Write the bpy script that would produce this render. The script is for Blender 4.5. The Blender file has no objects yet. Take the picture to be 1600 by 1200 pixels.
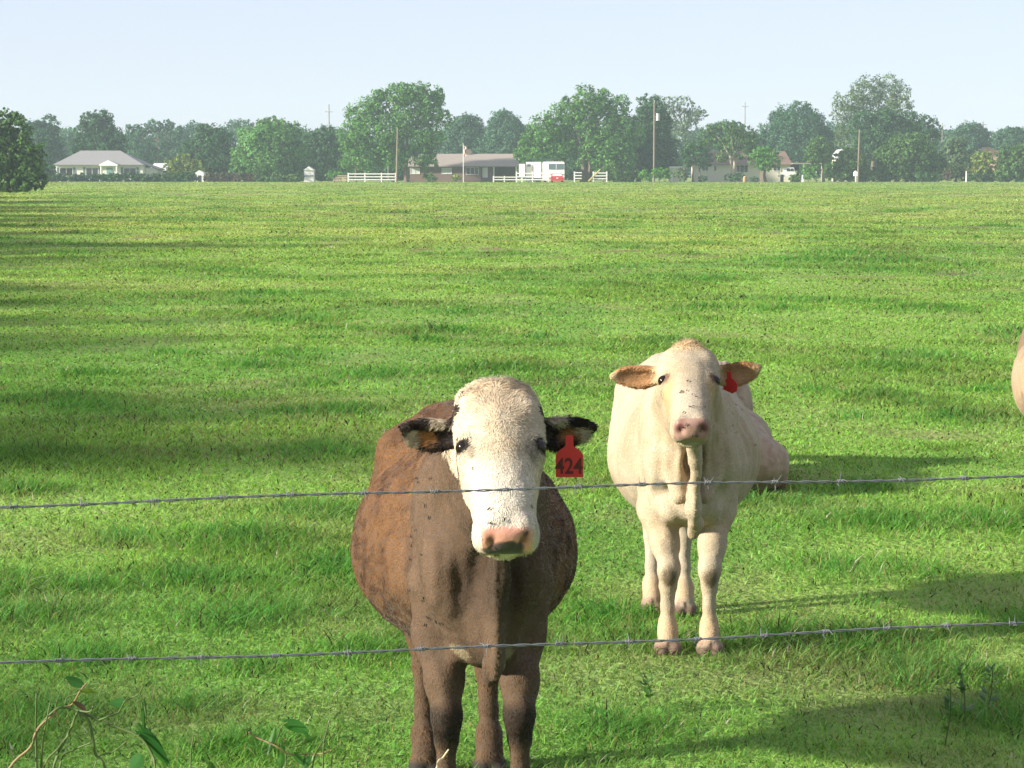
import bpy, bmesh, math, random
import numpy as np
from mathutils import Vector, Matrix
R = math.radians
S = bpy.context.scene
COL = S.collection

# ------------------------------------------------------------------ camera
FPX = 4200.0                     # focal length in photograph pixels (1600 wide)
CAMH = 2.0
PITCH = math.atan(335.0 / FPX)
cam_d = bpy.data.cameras.new('camera')
cam = bpy.data.objects.new('camera', cam_d); COL.objects.link(cam)
cam_d.sensor_width = 36.0
cam_d.lens = 36.0 * FPX / 1600.0
cam_d.clip_start = 0.1; cam_d.clip_end = 5000
cam.location = (0, 0, CAMH)
cam.rotation_euler = (math.pi / 2 - PITCH, 0, 0)
S.camera = cam

# ------------------------------------------------------------------ sky + sun
SUN_EL, SUN_AZ = R(20), R(20)     # light travels toward (cos az, sin az): from the left, a little behind the camera
S.world = bpy.data.worlds.new('World'); S.world.use_nodes = True
nt = S.world.node_tree
bg = nt.nodes['Background']
sky = nt.nodes.new('ShaderNodeTexSky'); sky.sky_type = 'NISHITA'; sky.sun_disc = False
sky.sun_elevation = SUN_EL
tosun = Vector((-math.cos(SUN_EL) * math.cos(SUN_AZ), -math.cos(SUN_EL) * math.sin(SUN_AZ), math.sin(SUN_EL)))
sky.sun_rotation = math.atan2(tosun.x, tosun.y)
sky.air_density = 0.6; sky.dust_density = 0.5; sky.ozone_density = 3.0
veil = nt.nodes.new('ShaderNodeMix'); veil.data_type = 'RGBA'; veil.inputs[0].default_value = .75      # thin even cloud veil
veil.inputs[7].default_value = (2.72, 2.70, 2.95, 1)
nt.links.new(sky.outputs[0], veil.inputs[6]); nt.links.new(veil.outputs[2], bg.inputs[0]); bg.inputs[1].default_value = 0.105
sd = bpy.data.lights.new('sun', 'SUN'); sd.energy = 4.0; sd.angle = R(2.4); sd.color = (1.0, 0.92, 0.78)
so = bpy.data.objects.new('sun', sd); COL.objects.link(so)
so.rotation_euler = tosun.to_track_quat('Z', 'Y').to_euler()
so.location = (-40, -30, 40)
S.view_settings.view_transform = 'Standard'; S.view_settings.look = 'None'
S.view_settings.exposure = 1.40; S.view_settings.gamma = 1.0
S.render.engine = 'CYCLES'
cy = S.cycles
cy.use_denoising = True
cy.max_bounces = 7; cy.diffuse_bounces = 4; cy.glossy_bounces = 2; cy.transmission_bounces = 4; cy.volume_bounces = 1
cy.transparent_max_bounces = 6
cy.sample_clamp_indirect = 4.0

# ------------------------------------------------------------------ numpy noise
def _hash(ix, iy, iz, seed):
    h = (ix.astype(np.int64) * 374761393 + iy.astype(np.int64) * 668265263 + iz.astype(np.int64) * 2147483647 + seed * 974711) & 0xffffffff
    h = ((h ^ (h >> 13)) * 1274126177) & 0xffffffff
    h = h ^ (h >> 16)
    return (h & 0xffff).astype(np.float32) / 65535.0
def vnoise(x, y, z=None, seed=0):
    x = np.asarray(x, np.float64); y = np.asarray(y, np.float64)
    z = np.zeros_like(x) if z is None else np.asarray(z, np.float64)
    ix, iy, iz = np.floor(x), np.floor(y), np.floor(z)
    fx, fy, fz = x - ix, y - iy, z - iz
    fx = fx * fx * (3 - 2 * fx); fy = fy * fy * (3 - 2 * fy); fz = fz * fz * (3 - 2 * fz)
    r = 0
    for dx in (0, 1):
        wx = fx if dx else 1 - fx
        for dy in (0, 1):
            wy = fy if dy else 1 - fy
            for dz in (0, 1):
                wz = fz if dz else 1 - fz
                r = r + wx * wy * wz * _hash(ix + dx, iy + dy, iz + dz, seed)
    return r
def fbm(x, y, z=None, seed=0, n=3):
    r, a, t, f = 0, 1.0, 0, 1.0
    for k in range(n):
        r = r + a * vnoise(x * f, y * f, None if z is None else z * f, seed + 17 * k); t += a
        a *= .5; f *= 2.03
    return r / t
def sstep(a, b, x):
    t = np.clip((x - a) / (b - a), 0, 1); return t * t * (3 - 2 * t)

# ------------------------------------------------------------------ object helpers
def tag(o, label=None, cat=None, group=None, kind=None):
    if label: o['label'] = label
    if cat: o['category'] = cat
    if group: o['group'] = group
    if kind: o['kind'] = kind
    return o
def link(name, me, m, parent=None):
    o = bpy.data.objects.new(name, me); COL.objects.link(o)
    if m is not None: me.materials.append(m)
    if parent is not None: o.parent = parent
    return o
def empty(name, loc, label, cat, group=None, rz=0):
    o = bpy.data.objects.new(name, None); COL.objects.link(o)
    o.location = loc; o.rotation_euler = (0, 0, rz); o.empty_display_size = .2
    return tag(o, label, cat, group)
def np_mesh(name, verts, loops, sizes, cols=None, smooth=False, extra=None):
    """verts (n,3); loops flat vertex indices; sizes = corner count of every face."""
    me = bpy.data.meshes.new(name)
    verts = np.ascontiguousarray(verts, np.float32); loops = np.ascontiguousarray(loops, np.int32).ravel()
    sizes = np.ascontiguousarray(sizes, np.int32)
    me.vertices.add(len(verts)); me.vertices.foreach_set('co', verts.ravel())
    me.loops.add(len(loops)); me.loops.foreach_set('vertex_index', loops)
    me.polygons.add(len(sizes))
    st = np.zeros(len(sizes), np.int32); st[1:] = np.cumsum(sizes)[:-1]
    me.polygons.foreach_set('loop_start', st); me.polygons.foreach_set('loop_total', sizes)
    if smooth: me.polygons.foreach_set('use_smooth', np.ones(len(sizes), bool))
    me.update(calc_edges=True)
    if cols is not None:
        a = me.attributes.new('Col', 'FLOAT_COLOR', 'POINT')
        c4 = np.ones((len(verts), 4), np.float32); c4[:, :3] = cols
        a.data.foreach_set('color', c4.ravel())
    for k, v in (extra or {}).items():
        if v.ndim == 2:
            a = me.attributes.new(k, 'FLOAT_VECTOR', 'POINT'); a.data.foreach_set('vector', np.ascontiguousarray(v, np.float32).ravel())
        else:
            a = me.attributes.new(k, 'FLOAT', 'POINT'); a.data.foreach_set('value', np.ascontiguousarray(v, np.float32))
    return me
class MB:
    """collects shapes in world or local metres, links them as ONE mesh object"""
    def __init__(s): s.v, s.f = [], []
    def add(s, vs, fs):
        n = len(s.v); s.v += [tuple(p) for p in vs]; s.f += [tuple(n + i for i in f) for f in fs]; return s
    def box(s, x0, x1, y0, y1, z0, z1):
        v = [(x, y, z) for z in (z0, z1) for y in (y0, y1) for x in (x0, x1)]
        return s.add(v, [(0, 2, 3, 1), (4, 5, 7, 6), (0, 1, 5, 4), (2, 6, 7, 3), (0, 4, 6, 2), (1, 3, 7, 5)])
    def tube(s, pts, rad, n=6, caps=True):
        pts = [Vector(p) for p in pts]
        rad = rad if hasattr(rad, '__len__') else [rad] * len(pts)
        up = Vector((0, 0, 1)); rings = []
        for i, p in enumerate(pts):
            t = (pts[min(i + 1, len(pts) - 1)] - pts[max(i - 1, 0)]).normalized()
            a = t.cross(up if abs(t.z) < .9 else Vector((1, 0, 0))).normalized(); b = t.cross(a)
            rings.append([p + (a * math.cos(2 * math.pi * k / n) + b * math.sin(2 * math.pi * k / n)) * rad[i] for k in range(n)])
        vs = [q for r in rings for q in r]; fs = []
        for i in range(len(pts) - 1):
            for k in range(n):
                fs.append((i * n + k, i * n + (k + 1) % n, (i + 1) * n + (k + 1) % n, (i + 1) * n + k))
        if caps:
            fs.append(tuple(range(n))); fs.append(tuple((len(pts) - 1) * n + k for k in range(n - 1, -1, -1)))
        return s.add(vs, fs)
    def sphere(s, c, r, nu=10, nv=6):
        r = r if hasattr(r, '__len__') else (r, r, r)
        vs, fs = [], []
        for j in range(nv + 1):
            th = math.pi * j / nv
            for i in range(nu):
                ph = 2 * math.pi * i / nu
                vs.append((c[0] + r[0] * math.sin(th) * math.cos(ph), c[1] + r[1] * math.sin(th) * math.sin(ph), c[2] + r[2] * math.cos(th)))
        for j in range(nv):
            for i in range(nu):
                fs.append((j * nu + i, (j + 1) * nu + i, (j + 1) * nu + (i + 1) % nu, j * nu + (i + 1) % nu))
        return s.add(vs, fs)
    def prism(s, poly_xz, y0, y1):
        n = len(poly_xz)
        vs = [(x, y0, z) for x, z in poly_xz] + [(x, y1, z) for x, z in poly_xz]
        fs = [tuple(range(n)), tuple(range(2 * n - 1, n - 1, -1))] + [(i, i + n, (i + 1) % n + n, (i + 1) % n) for i in range(n)]
        return s.add(vs, fs)
    def build(s, name, m, parent=None, smooth=False, off=None):
        off = off if off is not None else (parent.matrix_basis.translation if parent is not None else Vector((0, 0, 0)))
        if parent is not None and parent.parent is not None: off = parent.parent.matrix_basis.translation + parent.matrix_basis.translation
        me = bpy.data.meshes.new(name)
        me.from_pydata([(v[0] - off[0], v[1] - off[1], v[2] - off[2]) for v in s.v], [], s.f)
        bm = bmesh.new(); bm.from_mesh(me); bmesh.ops.remove_doubles(bm, verts=bm.verts, dist=1e-6)
        bmesh.ops.recalc_face_normals(bm, faces=bm.faces); bm.to_mesh(me); bm.free()
        if smooth: me.polygons.foreach_set('use_smooth', [True] * len(me.polygons))
        me.update()
        o = link(name, me, m, parent)
        if parent is None: o.location = off
        return o
def copy_tree(o, parent=None):
    c = o.copy(); COL.objects.link(c)
    if parent is not None: c.parent = parent
    for ch in list(o.children): copy_tree(ch, c)
    return c
# photograph pixel -> world point on the vertical plane y = D
def P(px, py, D):
    a = (px - 800) / FPX; b = (600 - py) / FPX
    dy = math.cos(PITCH) + b * math.sin(PITCH); dz = -math.sin(PITCH) + b * math.cos(PITCH)
    t = D / dy
    return Vector((a * t, D, CAMH + dz * t))
def PX(px, D): return P(px, 265, D).x
def PZ(py, D): return P(800, py, D).z

# ------------------------------------------------------------------ materials
def mat(name, color, rough=.7, metal=0.0, noise=0.0, nscale=3.0, bump=0.0, spec=.4, trans=0.0):
    m = bpy.data.materials.new(name); m.use_nodes = True
    t = m.node_tree; b = t.nodes['Principled BSDF']
    b.inputs['Base Color'].default_value = (*color, 1); b.inputs['Roughness'].default_value = rough
    b.inputs['Metallic'].default_value = metal; b.inputs['Specular IOR Level'].default_value = spec
    if noise or bump:
        tc = t.nodes.new('ShaderNodeTexCoord'); n = t.nodes.new('ShaderNodeTexNoise')
        n.inputs['Scale'].default_value = nscale; n.inputs['Detail'].default_value = 5
        t.links.new(tc.outputs['Object'], n.inputs['Vector'])
        if noise:
            mx = t.nodes.new('ShaderNodeMix'); mx.data_type = 'RGBA'
            mx.inputs[6].default_value = (*[c * (1 - noise) for c in color], 1)
            mx.inputs[7].default_value = (*[min(1, c * (1 + noise)) for c in color], 1)
            t.links.new(n.outputs['Fac'], mx.inputs[0]); t.links.new(mx.outputs[2], b.inputs['Base Color'])
        if bump:
            bp = t.nodes.new('ShaderNodeBump'); bp.inputs['Strength'].default_value = bump; bp.inputs['Distance'].default_value = .02
            t.links.new(n.outputs['Fac'], bp.inputs['Height']); t.links.new(bp.outputs[0], b.inputs['Normal'])
    return m
def leaf_mat(name, trans=.35, rough=.55, tint=(1.3, 1.3, .6)):
    """colour from the mesh's own 'Col' attribute, part of the light passes through"""
    m = bpy.data.materials.new(name); m.use_nodes = True
    t = m.node_tree; b = t.nodes['Principled BSDF']; out = t.nodes['Material Output']
    at = t.nodes.new('ShaderNodeAttribute'); at.attribute_name = 'Col'
    b.inputs['Roughness'].default_value = rough; b.inputs['Specular IOR Level'].default_value = .3 if rough < .7 else .06
    t.links.new(at.outputs['Color'], b.inputs['Base Color'])
    tr = t.nodes.new('ShaderNodeBsdfTranslucent')
    mu = t.nodes.new('ShaderNodeMix'); mu.data_type = 'RGBA'; mu.blend_type = 'MULTIPLY'; mu.inputs[0].default_value = 1
    mu.inputs[7].default_value = (*tint, 1)
    t.links.new(at.outputs['Color'], mu.inputs[6]); t.links.new(mu.outputs[2], tr.inputs['Color'])
    mx = t.nodes.new('ShaderNodeMixShader'); mx.inputs[0].default_value = trans
    t.links.new(b.outputs[0], mx.inputs[1]); t.links.new(tr.outputs[0], mx.inputs[2]); t.links.new(mx.outputs[0], out.inputs['Surface'])
    return m
M = {
    'white': mat('white_paint', (.75, .75, .72), .6, noise=.08, nscale=1.5),
    'cream': mat('cream_wall', (.62, .58, .48), .8, noise=.07, nscale=.8),
    'offwhite': mat('pale_wall', (.66, .66, .60), .8, noise=.07, nscale=.8),
    'shingle_grey': mat('grey_shingles', (.235, .23, .235), .9, noise=.18, nscale=2.5),
    'shingle_brown': mat('brown_shingles', (.19, .125, .10), .9, noise=.2, nscale=2.5),
    'shingle_tan': mat('tan_shingles', (.30, .255, .225), .9, noise=.14, nscale=2.5),
    'metal_roof': mat('pale_metal_roof', (.6, .62, .63), .4, noise=.08),
    'brick': mat('red_brick', (.18, .125, .10), .9, noise=.25, nscale=6),
    'screen': mat('tinted_windscreen', (.10, .15, .17), .2, spec=.5),
    'glass': mat('window_glass', (.03, .035, .04), .08, spec=.6),
    'blind': mat('white_blind', (.6, .62, .62), .6),
    'shutter': mat('grey_green_shutter', (.10, .15, .15), .7),
    'door_teal': mat('grey_teal_door', (.16, .27, .27), .6),
    'dark': mat('dark_opening', (.03, .03, .03), .9),
    'pole': mat('weathered_pole', (.20, .155, .12), .9, noise=.3, nscale=3),
    'greypole': mat('grey_pole', (.22, .21, .20), .85, noise=.2, nscale=3),
    'bark': mat('bark', (.13, .10, .075), .95, noise=.35, nscale=2),
    'palebark': mat('pale_bark', (.42, .36, .29), .9, noise=.25, nscale=2),
    'red': mat('red_car_paint', (.50, .02, .025), .3, spec=.6),
    'rubber': mat('tyre_rubber', (.02, .02, .02), .8),
    'steel': mat('galvanised_steel', (.16, .17, .19), .65, metal=.3, noise=.2, nscale=40),
    'chrome': mat('bright_metal', (.6, .6, .6), .3, metal=.9),
    'yellow': mat('yellow_guard', (.40, .34, .14), .7),
    'flagred': mat('flag_red', (.45, .06, .07), .8),
    'plastic': mat('transformer_grey', (.5, .52, .53), .5),
    'pink': mat('pink_stucco', (.55, .36, .28), .9),
    'asphalt': mat('asphalt', (.16, .155, .15), .9, noise=.15, nscale=1),
    'ochre': mat('yellow_paint', (.36, .24, .09), .7),
    'wood': mat('stacked_timber', (.40, .30, .21), .9, noise=.25, nscale=3),
    'leaf': leaf_mat('tree_leaves', .36),
    'grass': leaf_mat('grass_blades', .46, .75),
}

# ------------------------------------------------------------------ ground
def gz(x, y):
    x = np.asarray(x, np.float64); y = np.asarray(y, np.float64)
    fade = 1 - sstep(300, 420, y)
    near = sstep(12, 40, np.abs(y) + np.abs(x) * .5)
    h = (vnoise(x / 1.7, y / 1.7, seed=3) - .5) * .05 + (vnoise(x / 5.5, y / 6.5, seed=4) - .5) * .10 * (.25 + .75 * near) + (vnoise(x / 24, y / 30, seed=5) - .5) * .30 * near
    return h * fade
def patch_col(x, y):
    """colour of the pasture sward: mid green with yellower, bluer, darker and drier patches"""
    a = fbm(x / 3.1, y / 3.7, seed=21); b = fbm(x / 11, y / 16, seed=22); c = fbm(x / .8, y / .9, seed=23, n=2); d = fbm(x / 40, y / 60, seed=24, n=2)
    base = np.array([.260, .420, .092]); yel = np.array([.390, .470, .135]); deep = np.array([.150, .310, .068]); dry = np.array([.360, .300, .175])
    def mixc(p, q, t): return p + (q - p) * t[..., None]
    o = np.broadcast_to(base, a.shape + (3,)).copy()
    o = mixc(o, yel, np.clip(sstep(.40, .62, b) * .85 + .40 * sstep(25, 120, y), 0, 1))  # yellower patches; far field also paled, haze and grazing light put into the colour
    o = mixc(o, deep, sstep(.48, .68, a) * .62)
    o = mixc(o, dry, sstep(.50, .75, c) * .60 * (.4 + .6 * sstep(.4, .7, d)))
    return o
_r = np.random.default_rng(77)
TUFTS = [(470, 492, .85), (1255, 402, 1.3), (1390, 405, 1.2), (950, 335, 1.6), (1510, 412, 1.1), (820, 332, 1.8), (1100, 380, 1.2), (1280, 462, .8), (1070, 300, 2.5), (1500, 650, .4), (1380, 820, .45), (1560, 815, .5), (300, 900, .35), (330, 345, 1.2), (120, 395, .9), (700, 510, .6), (560, 585, .45), (1450, 480, .8)]
SPOTS = []
for _px, _py, _rad in TUFTS:
    _d = CAMH / math.tan(PITCH + math.atan((_py - 600) / FPX)); SPOTS.append(((_px - 800) / FPX * _d, _d, _rad))
for _ in range(150):
    _d = math.exp(_r.uniform(math.log(9), math.log(200))); SPOTS.append((_r.uniform(-.21, .21) * _d, _d, _r.uniform(.12, .42) * (_d / 14) ** .55))
def tuft(x, y):
    t = np.zeros(len(x), np.float32)
    for sx, sy, sr in SPOTS:
        m = np.nonzero((np.abs(y - sy) < sr * 1.7) & (np.abs(x - sx) < sr * 1.7))[0]
        if len(m):
            q = ((x[m] - sx) / sr) ** 2 + ((y[m] - sy) / (sr * 1.2)) ** 2
            t[m] = np.maximum(t[m], np.exp(-q * 1.2) * (.6 + .8 * vnoise(x[m] * 9, y[m] * 9, seed=44)))
    return np.clip(t, 0, 1)
def worn(x, y):
    return sstep(.60, .74, fbm(x / 1.2, y / 1.6, seed=48)) * (.35 + .65 * sstep(.42, .62, fbm(x / 9, y / 13, seed=49, n=2)))
def build_ground():
    ys = [-45, -30, -20, -12, -6, -2, 1, 3, 5]
    y = 6.0
    while y < 520: ys.append(y); y += max(.10, y * .013)
    ys += [545, 580, 640, 720, 820, 920]
    ys = np.array(ys)
    ts = np.concatenate([[-1.0, -.6, -.4], np.linspace(-.28, .28, 150), [.4, .6, 1.0]])
    Y, T = np.meshgrid(ys, ts, indexing='ij')
    half = np.maximum(Y, 6) * 1.0 + 3
    X = T * half
    X[:, 0] = -680; X[:, 1] = np.minimum(X[:, 1], -340 * .5 - 0); X[:, -1] = 680; X[:, -2] = np.maximum(X[:, -2], 170)
    X = np.sort(X, axis=1)
    Z = gz(X, Y)
    v = np.stack([X, Y, Z], -1).reshape(-1, 3)
    ny, nx = Y.shape
    i = np.arange(ny - 1)[:, None] * nx + np.arange(nx - 1)[None]
    q = np.stack([i, i + 1, i + nx + 1, i + nx], -1).reshape(-1, 4)
    col = patch_col(v[:, 0], v[:, 1]); w = worn(v[:, 0], v[:, 1])[:, None]; col = col * (1 - .8 * w) + np.array([.20, .15, .09]) * .8 * w
    me = np_mesh('pasture_ground', v, q, np.full(len(q), 4), cols=col, smooth=True)
    m = bpy.data.materials.new('pasture_soil_and_sward'); m.use_nodes = True
    t = m.node_tree; b = t.nodes['Principled BSDF']; b.inputs['Roughness'].default_value = .9; b.inputs['Specular IOR Level'].default_value = .1
    at = t.nodes.new('ShaderNodeAttribute'); at.attribute_name = 'Col'
    tc = t.nodes.new('ShaderNodeTexCoord')
    n1 = t.nodes.new('ShaderNodeTexNoise'); n1.inputs['Scale'].default_value = 1.3; n1.inputs['Detail'].default_value = 8; n1.inputs['Roughness'].default_value = .7
    n2 = t.nodes.new('ShaderNodeTexNoise'); n2.inputs['Scale'].default_value = 22; n2.inputs['Detail'].default_value = 3
    for n in (n1, n2): t.links.new(tc.outputs['Object'], n.inputs['Vector'])
    r = t.nodes.new('ShaderNodeMapRange'); r.inputs['From Min'].default_value = .3; r.inputs['From Max'].default_value = .7
    r.inputs['To Min'].default_value = .65; r.inputs['To Max'].default_value = 1.1
    t.links.new(n1.outputs['Fac'], r.inputs['Value'])
    mu = t.nodes.new('ShaderNodeVectorMath'); mu.operation = 'SCALE'
    t.links.new(at.outputs['Color'], mu.inputs[0]); t.links.new(r.outputs[0], mu.inputs['Scale'])
    t.links.new(mu.outputs[0], b.inputs['Base Color'])
    bp = t.nodes.new('ShaderNodeBump'); bp.inputs['Strength'].default_value = .8; bp.inputs['Distance'].default_value = .06
    t.links.new(n2.outputs['Fac'], bp.inputs['Height']); t.links.new(bp.outputs[0], b.inputs['Normal'])
    o = link('pasture_ground', me, m)
    return tag(o, kind='structure')
build_ground()

def build_grass(N, d0, d1, seed, margin=1.8, hmul=1.0):
    rng = np.random.default_rng(seed)
    # density ~ 1/d^2 over a wedge wider than the frame
    u = rng.random(N); w0, w1 = math.log(d0), math.log(d1)
    d = np.exp(w0 + (w1 - w0) * u)
    x = (rng.random(N) - .5) * (d * .42 + 2 * margin); y = d
    # thin the sward where it is worn, thicken into tussocks
    tus = fbm(x / 1.3, y / 1.6, seed=31, n=2); tall = sstep(.60, .78, tus)
    big = sstep(.66, .80, fbm(x / 3.4, y / 4.4, seed=37, n=2))
    wr = worn(x, y); keep = rng.random(N) < (.55 + .45 * sstep(.25, .5, tus)) * (1 - .55 * wr)
    d, x, y, tall, big, wr = d[keep], x[keep], y[keep], tall[keep], big[keep], wr[keep]; n = len(d); tf = tuft(x, y)
    h = (.012 + .026 * rng.random(n) ** 1.5) * (1 + .7 * tall + .6 * big + 2.2 * tf - .35 * wr) * hmul * (1 + .010 * np.clip(d - 9, 0, 110) ** .9)
    stalk = rng.random(n) < .02; h = np.where(stalk, h * 1.5 + .02, h)
    wd = np.maximum(.0030, d * .00030) * (.6 + .8 * rng.random(n)) * np.where(stalk, .55, 1)
    az = rng.random(n) * 2 * np.pi
    tf_ = tf[:, None]
    herb = (rng.random(n) < .52) & ~stalk                     # small flat clover-like leaves between the blades
    h = np.where(herb, h * .8, h); wd = np.where(herb, wd * 1.9, wd)
    lean = (.5 + 1.2 * rng.random(n)) * h * np.where(stalk, .35, np.where(herb, 1.5, 1))
    face = az + np.pi / 2 + (rng.random(n) - .5)
    z = gz(x, y)
    dx, dy = np.cos(az) * lean, np.sin(az) * lean
    fx, fy = np.cos(face) * wd * .5, np.sin(face) * wd * .5
    b = np.stack([x, y, z - .006], -1)
    mid = b + np.stack([dx * .38, dy * .38, h * .62], -1); tip = b + np.stack([dx, dy, h], -1)
    off = np.stack([fx, fy, np.zeros(n)], -1)
    v = np.stack([b - off * .8, b + off * .8, mid + off, mid - off, tip], 1).reshape(-1, 3)
    i = np.arange(n)[:, None] * 5
    loops = np.concatenate([i, i + 1, i + 2, i + 3, i + 3, i + 2, i + 4], 1)
    sizes = np.tile(np.array([4, 3], np.int32), n)
    c = patch_col(x, y)
    c = c * (.50 + .95 * rng.random(n))[:, None]
    c = c * (1 - .75 * tf_) + np.array([.095, .270, .060]) * .75 * tf_ * (.7 + .6 * rng.random((n, 1)))
    dry = rng.random(n) < .05 + .22 * wr; c[dry] = np.array([.30, .25, .12]) * (.6 + .7 * rng.random(dry.sum()))[:, None]
    c[herb] = c[herb] * np.array([.80, 1.0, .95])
    spk = rng.random(n) < .05; c[spk] = np.array([.040, .034, .022])          # dark seed heads
    wht = rng.random(n) < .008; c[wht] = np.array([.50, .46, .38])          # pale florets
    c[stalk] = np.array([.22, .24, .09]) * (.7 + .6 * rng.random(stalk.sum()))[:, None]
    c = c * (1 - .16 * np.maximum(tall, big))[:, None]
    me = np_mesh('grass', v, loops, sizes, cols=np.repeat(c, 5, 0))
    o = link('pasture_grass', me, M['grass'])
    return tag(o, 'short green pasture grass with dry stems and darker tussocks', 'grass', kind='stuff')
build_grass(1700000, 7.2, 428, 5)
# trees just outside the left of the frame: their shadows lie on the pasture
HAZE = 0.0003
LEFT_TREES = [
    ('leafy tree in the row just outside the left of the frame', -22.6, 17.2, 7.2, 7.2, 200, 'mid', 0.18, 40),
    ('leafy tree in the row just outside the left of the frame', -23.3, 20.0, 7.3, 7.4, 201, 'mid', 0.18, 40),
    ('leafy tree in the row just outside the left of the frame', -25.3, 22.8, 7.8, 7.6, 202, 'mid', 0.18, 40),
    ('leafy tree in the row just outside the left of the frame', -27.3, 25.6, 8.6, 7.9, 203, 'mid', 0.18, 40),
    ('leafy tree in the row just outside the left of the frame', -25.0, 30.8, 7.4, 8.1, 204, 'mid', 0.18, 40),
    ('leafy tree in the row just outside the left of the frame', -26.4, 35.2, 7.6, 8.5, 205, 'mid', 0.18, 40),
    ('leafy tree in the row just outside the left of the frame', -26.6, 40.6, 7.2, 8.8, 206, 'mid', 0.18, 40),
    ('leafy tree in the row just outside the left of the frame', -31.9, 44.7, 8.9, 9.2, 207, 'mid', 0.18, 40),
    ('leafy tree in the row just outside the left of the frame', -31.4, 51.3, 8.6, 9.7, 208, 'mid', 0.18, 40),
    ('leafy tree in the row just outside the left of the frame', -29.4, 59.6, 7.4, 10.2, 209, 'mid', 0.18, 40),
    ('leafy tree in the row just outside the left of the frame', -33.8, 66.7, 8.3, 10.7, 210, 'mid', 0.18, 40),
    ('leafy tree in the row just outside the left of the frame', -35.5, 75.3, 8.7, 11.3, 211, 'mid', 0.18, 40),
    ('leafy tree in the row just outside the left of the frame', -32.9, 86.7, 7.2, 12.0, 212, 'mid', 0.18, 40),
    ('leafy tree in the row just outside the left of the frame', -38.1, 96.9, 8.3, 12.8, 213, 'mid', 0.18, 40),
    ('leafy tree in the row just outside the left of the frame', -38.1, 110.3, 7.4, 13.7, 214, 'mid', 0.18, 40),
    ('leafy tree in the row just outside the left of the frame', -39.9, 124.6, 7.2, 14.7, 215, 'mid', 0.18, 40),
    ('leafy tree in the row just outside the left of the frame', -44.8, 139.0, 8.7, 15.8, 216, 'mid', 0.18, 40),
    ('leafy tree in the row just outside the left of the frame', -46.1, 157.6, 7.6, 17.0, 217, 'mid', 0.18, 40),
    ('leafy tree in the row just outside the left of the frame', -49.0, 176.9, 8.1, 18.4, 218, 'mid', 0.18, 40),
    ('leafy tree in the row just outside the left of the frame', -31.0, 65.1, 9.5, 8, 219, 'mid', 0.18, 60),
    ('leafy tree in the row just outside the left of the frame', -23.6, 26.0, 7.5, 7, 220, 'mid', 0.16, 50),
    ('leafy tree in the row just outside the left of the frame', -19.9, 13.5, 7.5, 6, 221, 'mid', 0.14, 26),
    ('leafy tree in the row just outside the left of the frame', -18.0, 15.9, 6.5, 6, 222, 'mid', 0.14, 26),
    ('leafy tree in the row just outside the left of the frame', -16.4, 4.9, 6, 6, 223, 'mid', 0.14, 26),
]
HC, NH = .0065, 240000
LYING = (1.36, 17.5, R(178))
EDGE = (3.12, 14.6, R(-4))
# ------------------------------------------------------------------ trees
GREENS = {                       # leaf albedo
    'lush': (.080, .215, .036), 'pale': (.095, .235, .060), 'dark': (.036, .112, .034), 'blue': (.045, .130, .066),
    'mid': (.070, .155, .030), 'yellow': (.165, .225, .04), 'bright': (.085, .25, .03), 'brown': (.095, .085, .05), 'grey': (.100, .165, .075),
}
def leaf_cloud(lobes, rng, leaf, density, colr, clump=.30, ragged=1.0):
    """lobes: (cx,cy,cz,rx,ry,rz). Leaf-sized faces grouped into clumps over and inside each lobe."""
    V, C = [], []
    for (cx, cy, cz, rx, ry, rz) in lobes:
        area = math.pi * ((rx * rz) + (rx * ry) + (ry * rz)) / 3
        ncl = int(max(10, 22 * area ** .62)); per = int(max(6, density * area / ncl))
        dr = rng.normal(size=(ncl, 3)); dr /= np.linalg.norm(dr, axis=1)[:, None]
        rad = np.where(rng.random(ncl) < .72, .80 + .24 * rng.random(ncl) * ragged, .35 + .4 * rng.random(ncl))
        rad = rad * (.82 + .36 * vnoise(dr[:, 0] * 2.2 + cx, dr[:, 1] * 2.2 + cy, dr[:, 2] * 2.2 + cz, seed=7))
        cc = np.array([cx, cy, cz]) + dr * rad[:, None] * np.array([rx, ry, rz])
        cr = clump * (rx * ry * rz) ** (1 / 3) * (.55 + .8 * rng.random(ncl))
        tone = .55 + .95 * rng.random(ncl)
        k = np.repeat(np.arange(ncl), per); n = len(k)
        g = rng.normal(size=(n, 3)); g /= np.linalg.norm(g, axis=1)[:, None]
        p = cc[k] + g * (cr[k] * rng.random(n) ** .45)[:, None] * np.array([1, 1, .8])
        nrm = g * .8 + dr[k] * .5 + rng.normal(size=(n, 3)) * .55 + np.array([0, 0, .25])
        nrm /= np.linalg.norm(nrm, axis=1)[:, None]
        t = np.cross(nrm, rng.normal(size=(n, 3))); t /= np.linalg.norm(t, axis=1)[:, None]
        b = np.cross(nrm, t)
        s = (leaf * (.6 + .8 * rng.random(n)))[:, None]
        V.append(np.stack([p - t * s, p - b * s * .55, p + t * s * .9, p + b * s * .6], 1).reshape(-1, 3))
        c = np.array(colr)[None] * (tone[k] * (.75 + .5 * rng.random(n)))[:, None]
        c[:, 0] *= .85 + .35 * rng.random(n)
        C.append(np.repeat(c, 4, 0))
    return np.concatenate(V), np.concatenate(C)
def crown_mesh(name, lobes, seed, leaf, density, colr, off, **kw):
    rng = np.random.default_rng(seed)
    V, C = leaf_cloud(lobes, rng, leaf, density, colr, **kw)
    V = V[:, :] ; V[:, 2] = np.maximum(V[:, 2], .05)
    n = len(V) // 4
    return np_mesh(name, V - np.array(off), np.arange(4 * n), np.full(n, 4), cols=C)
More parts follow.
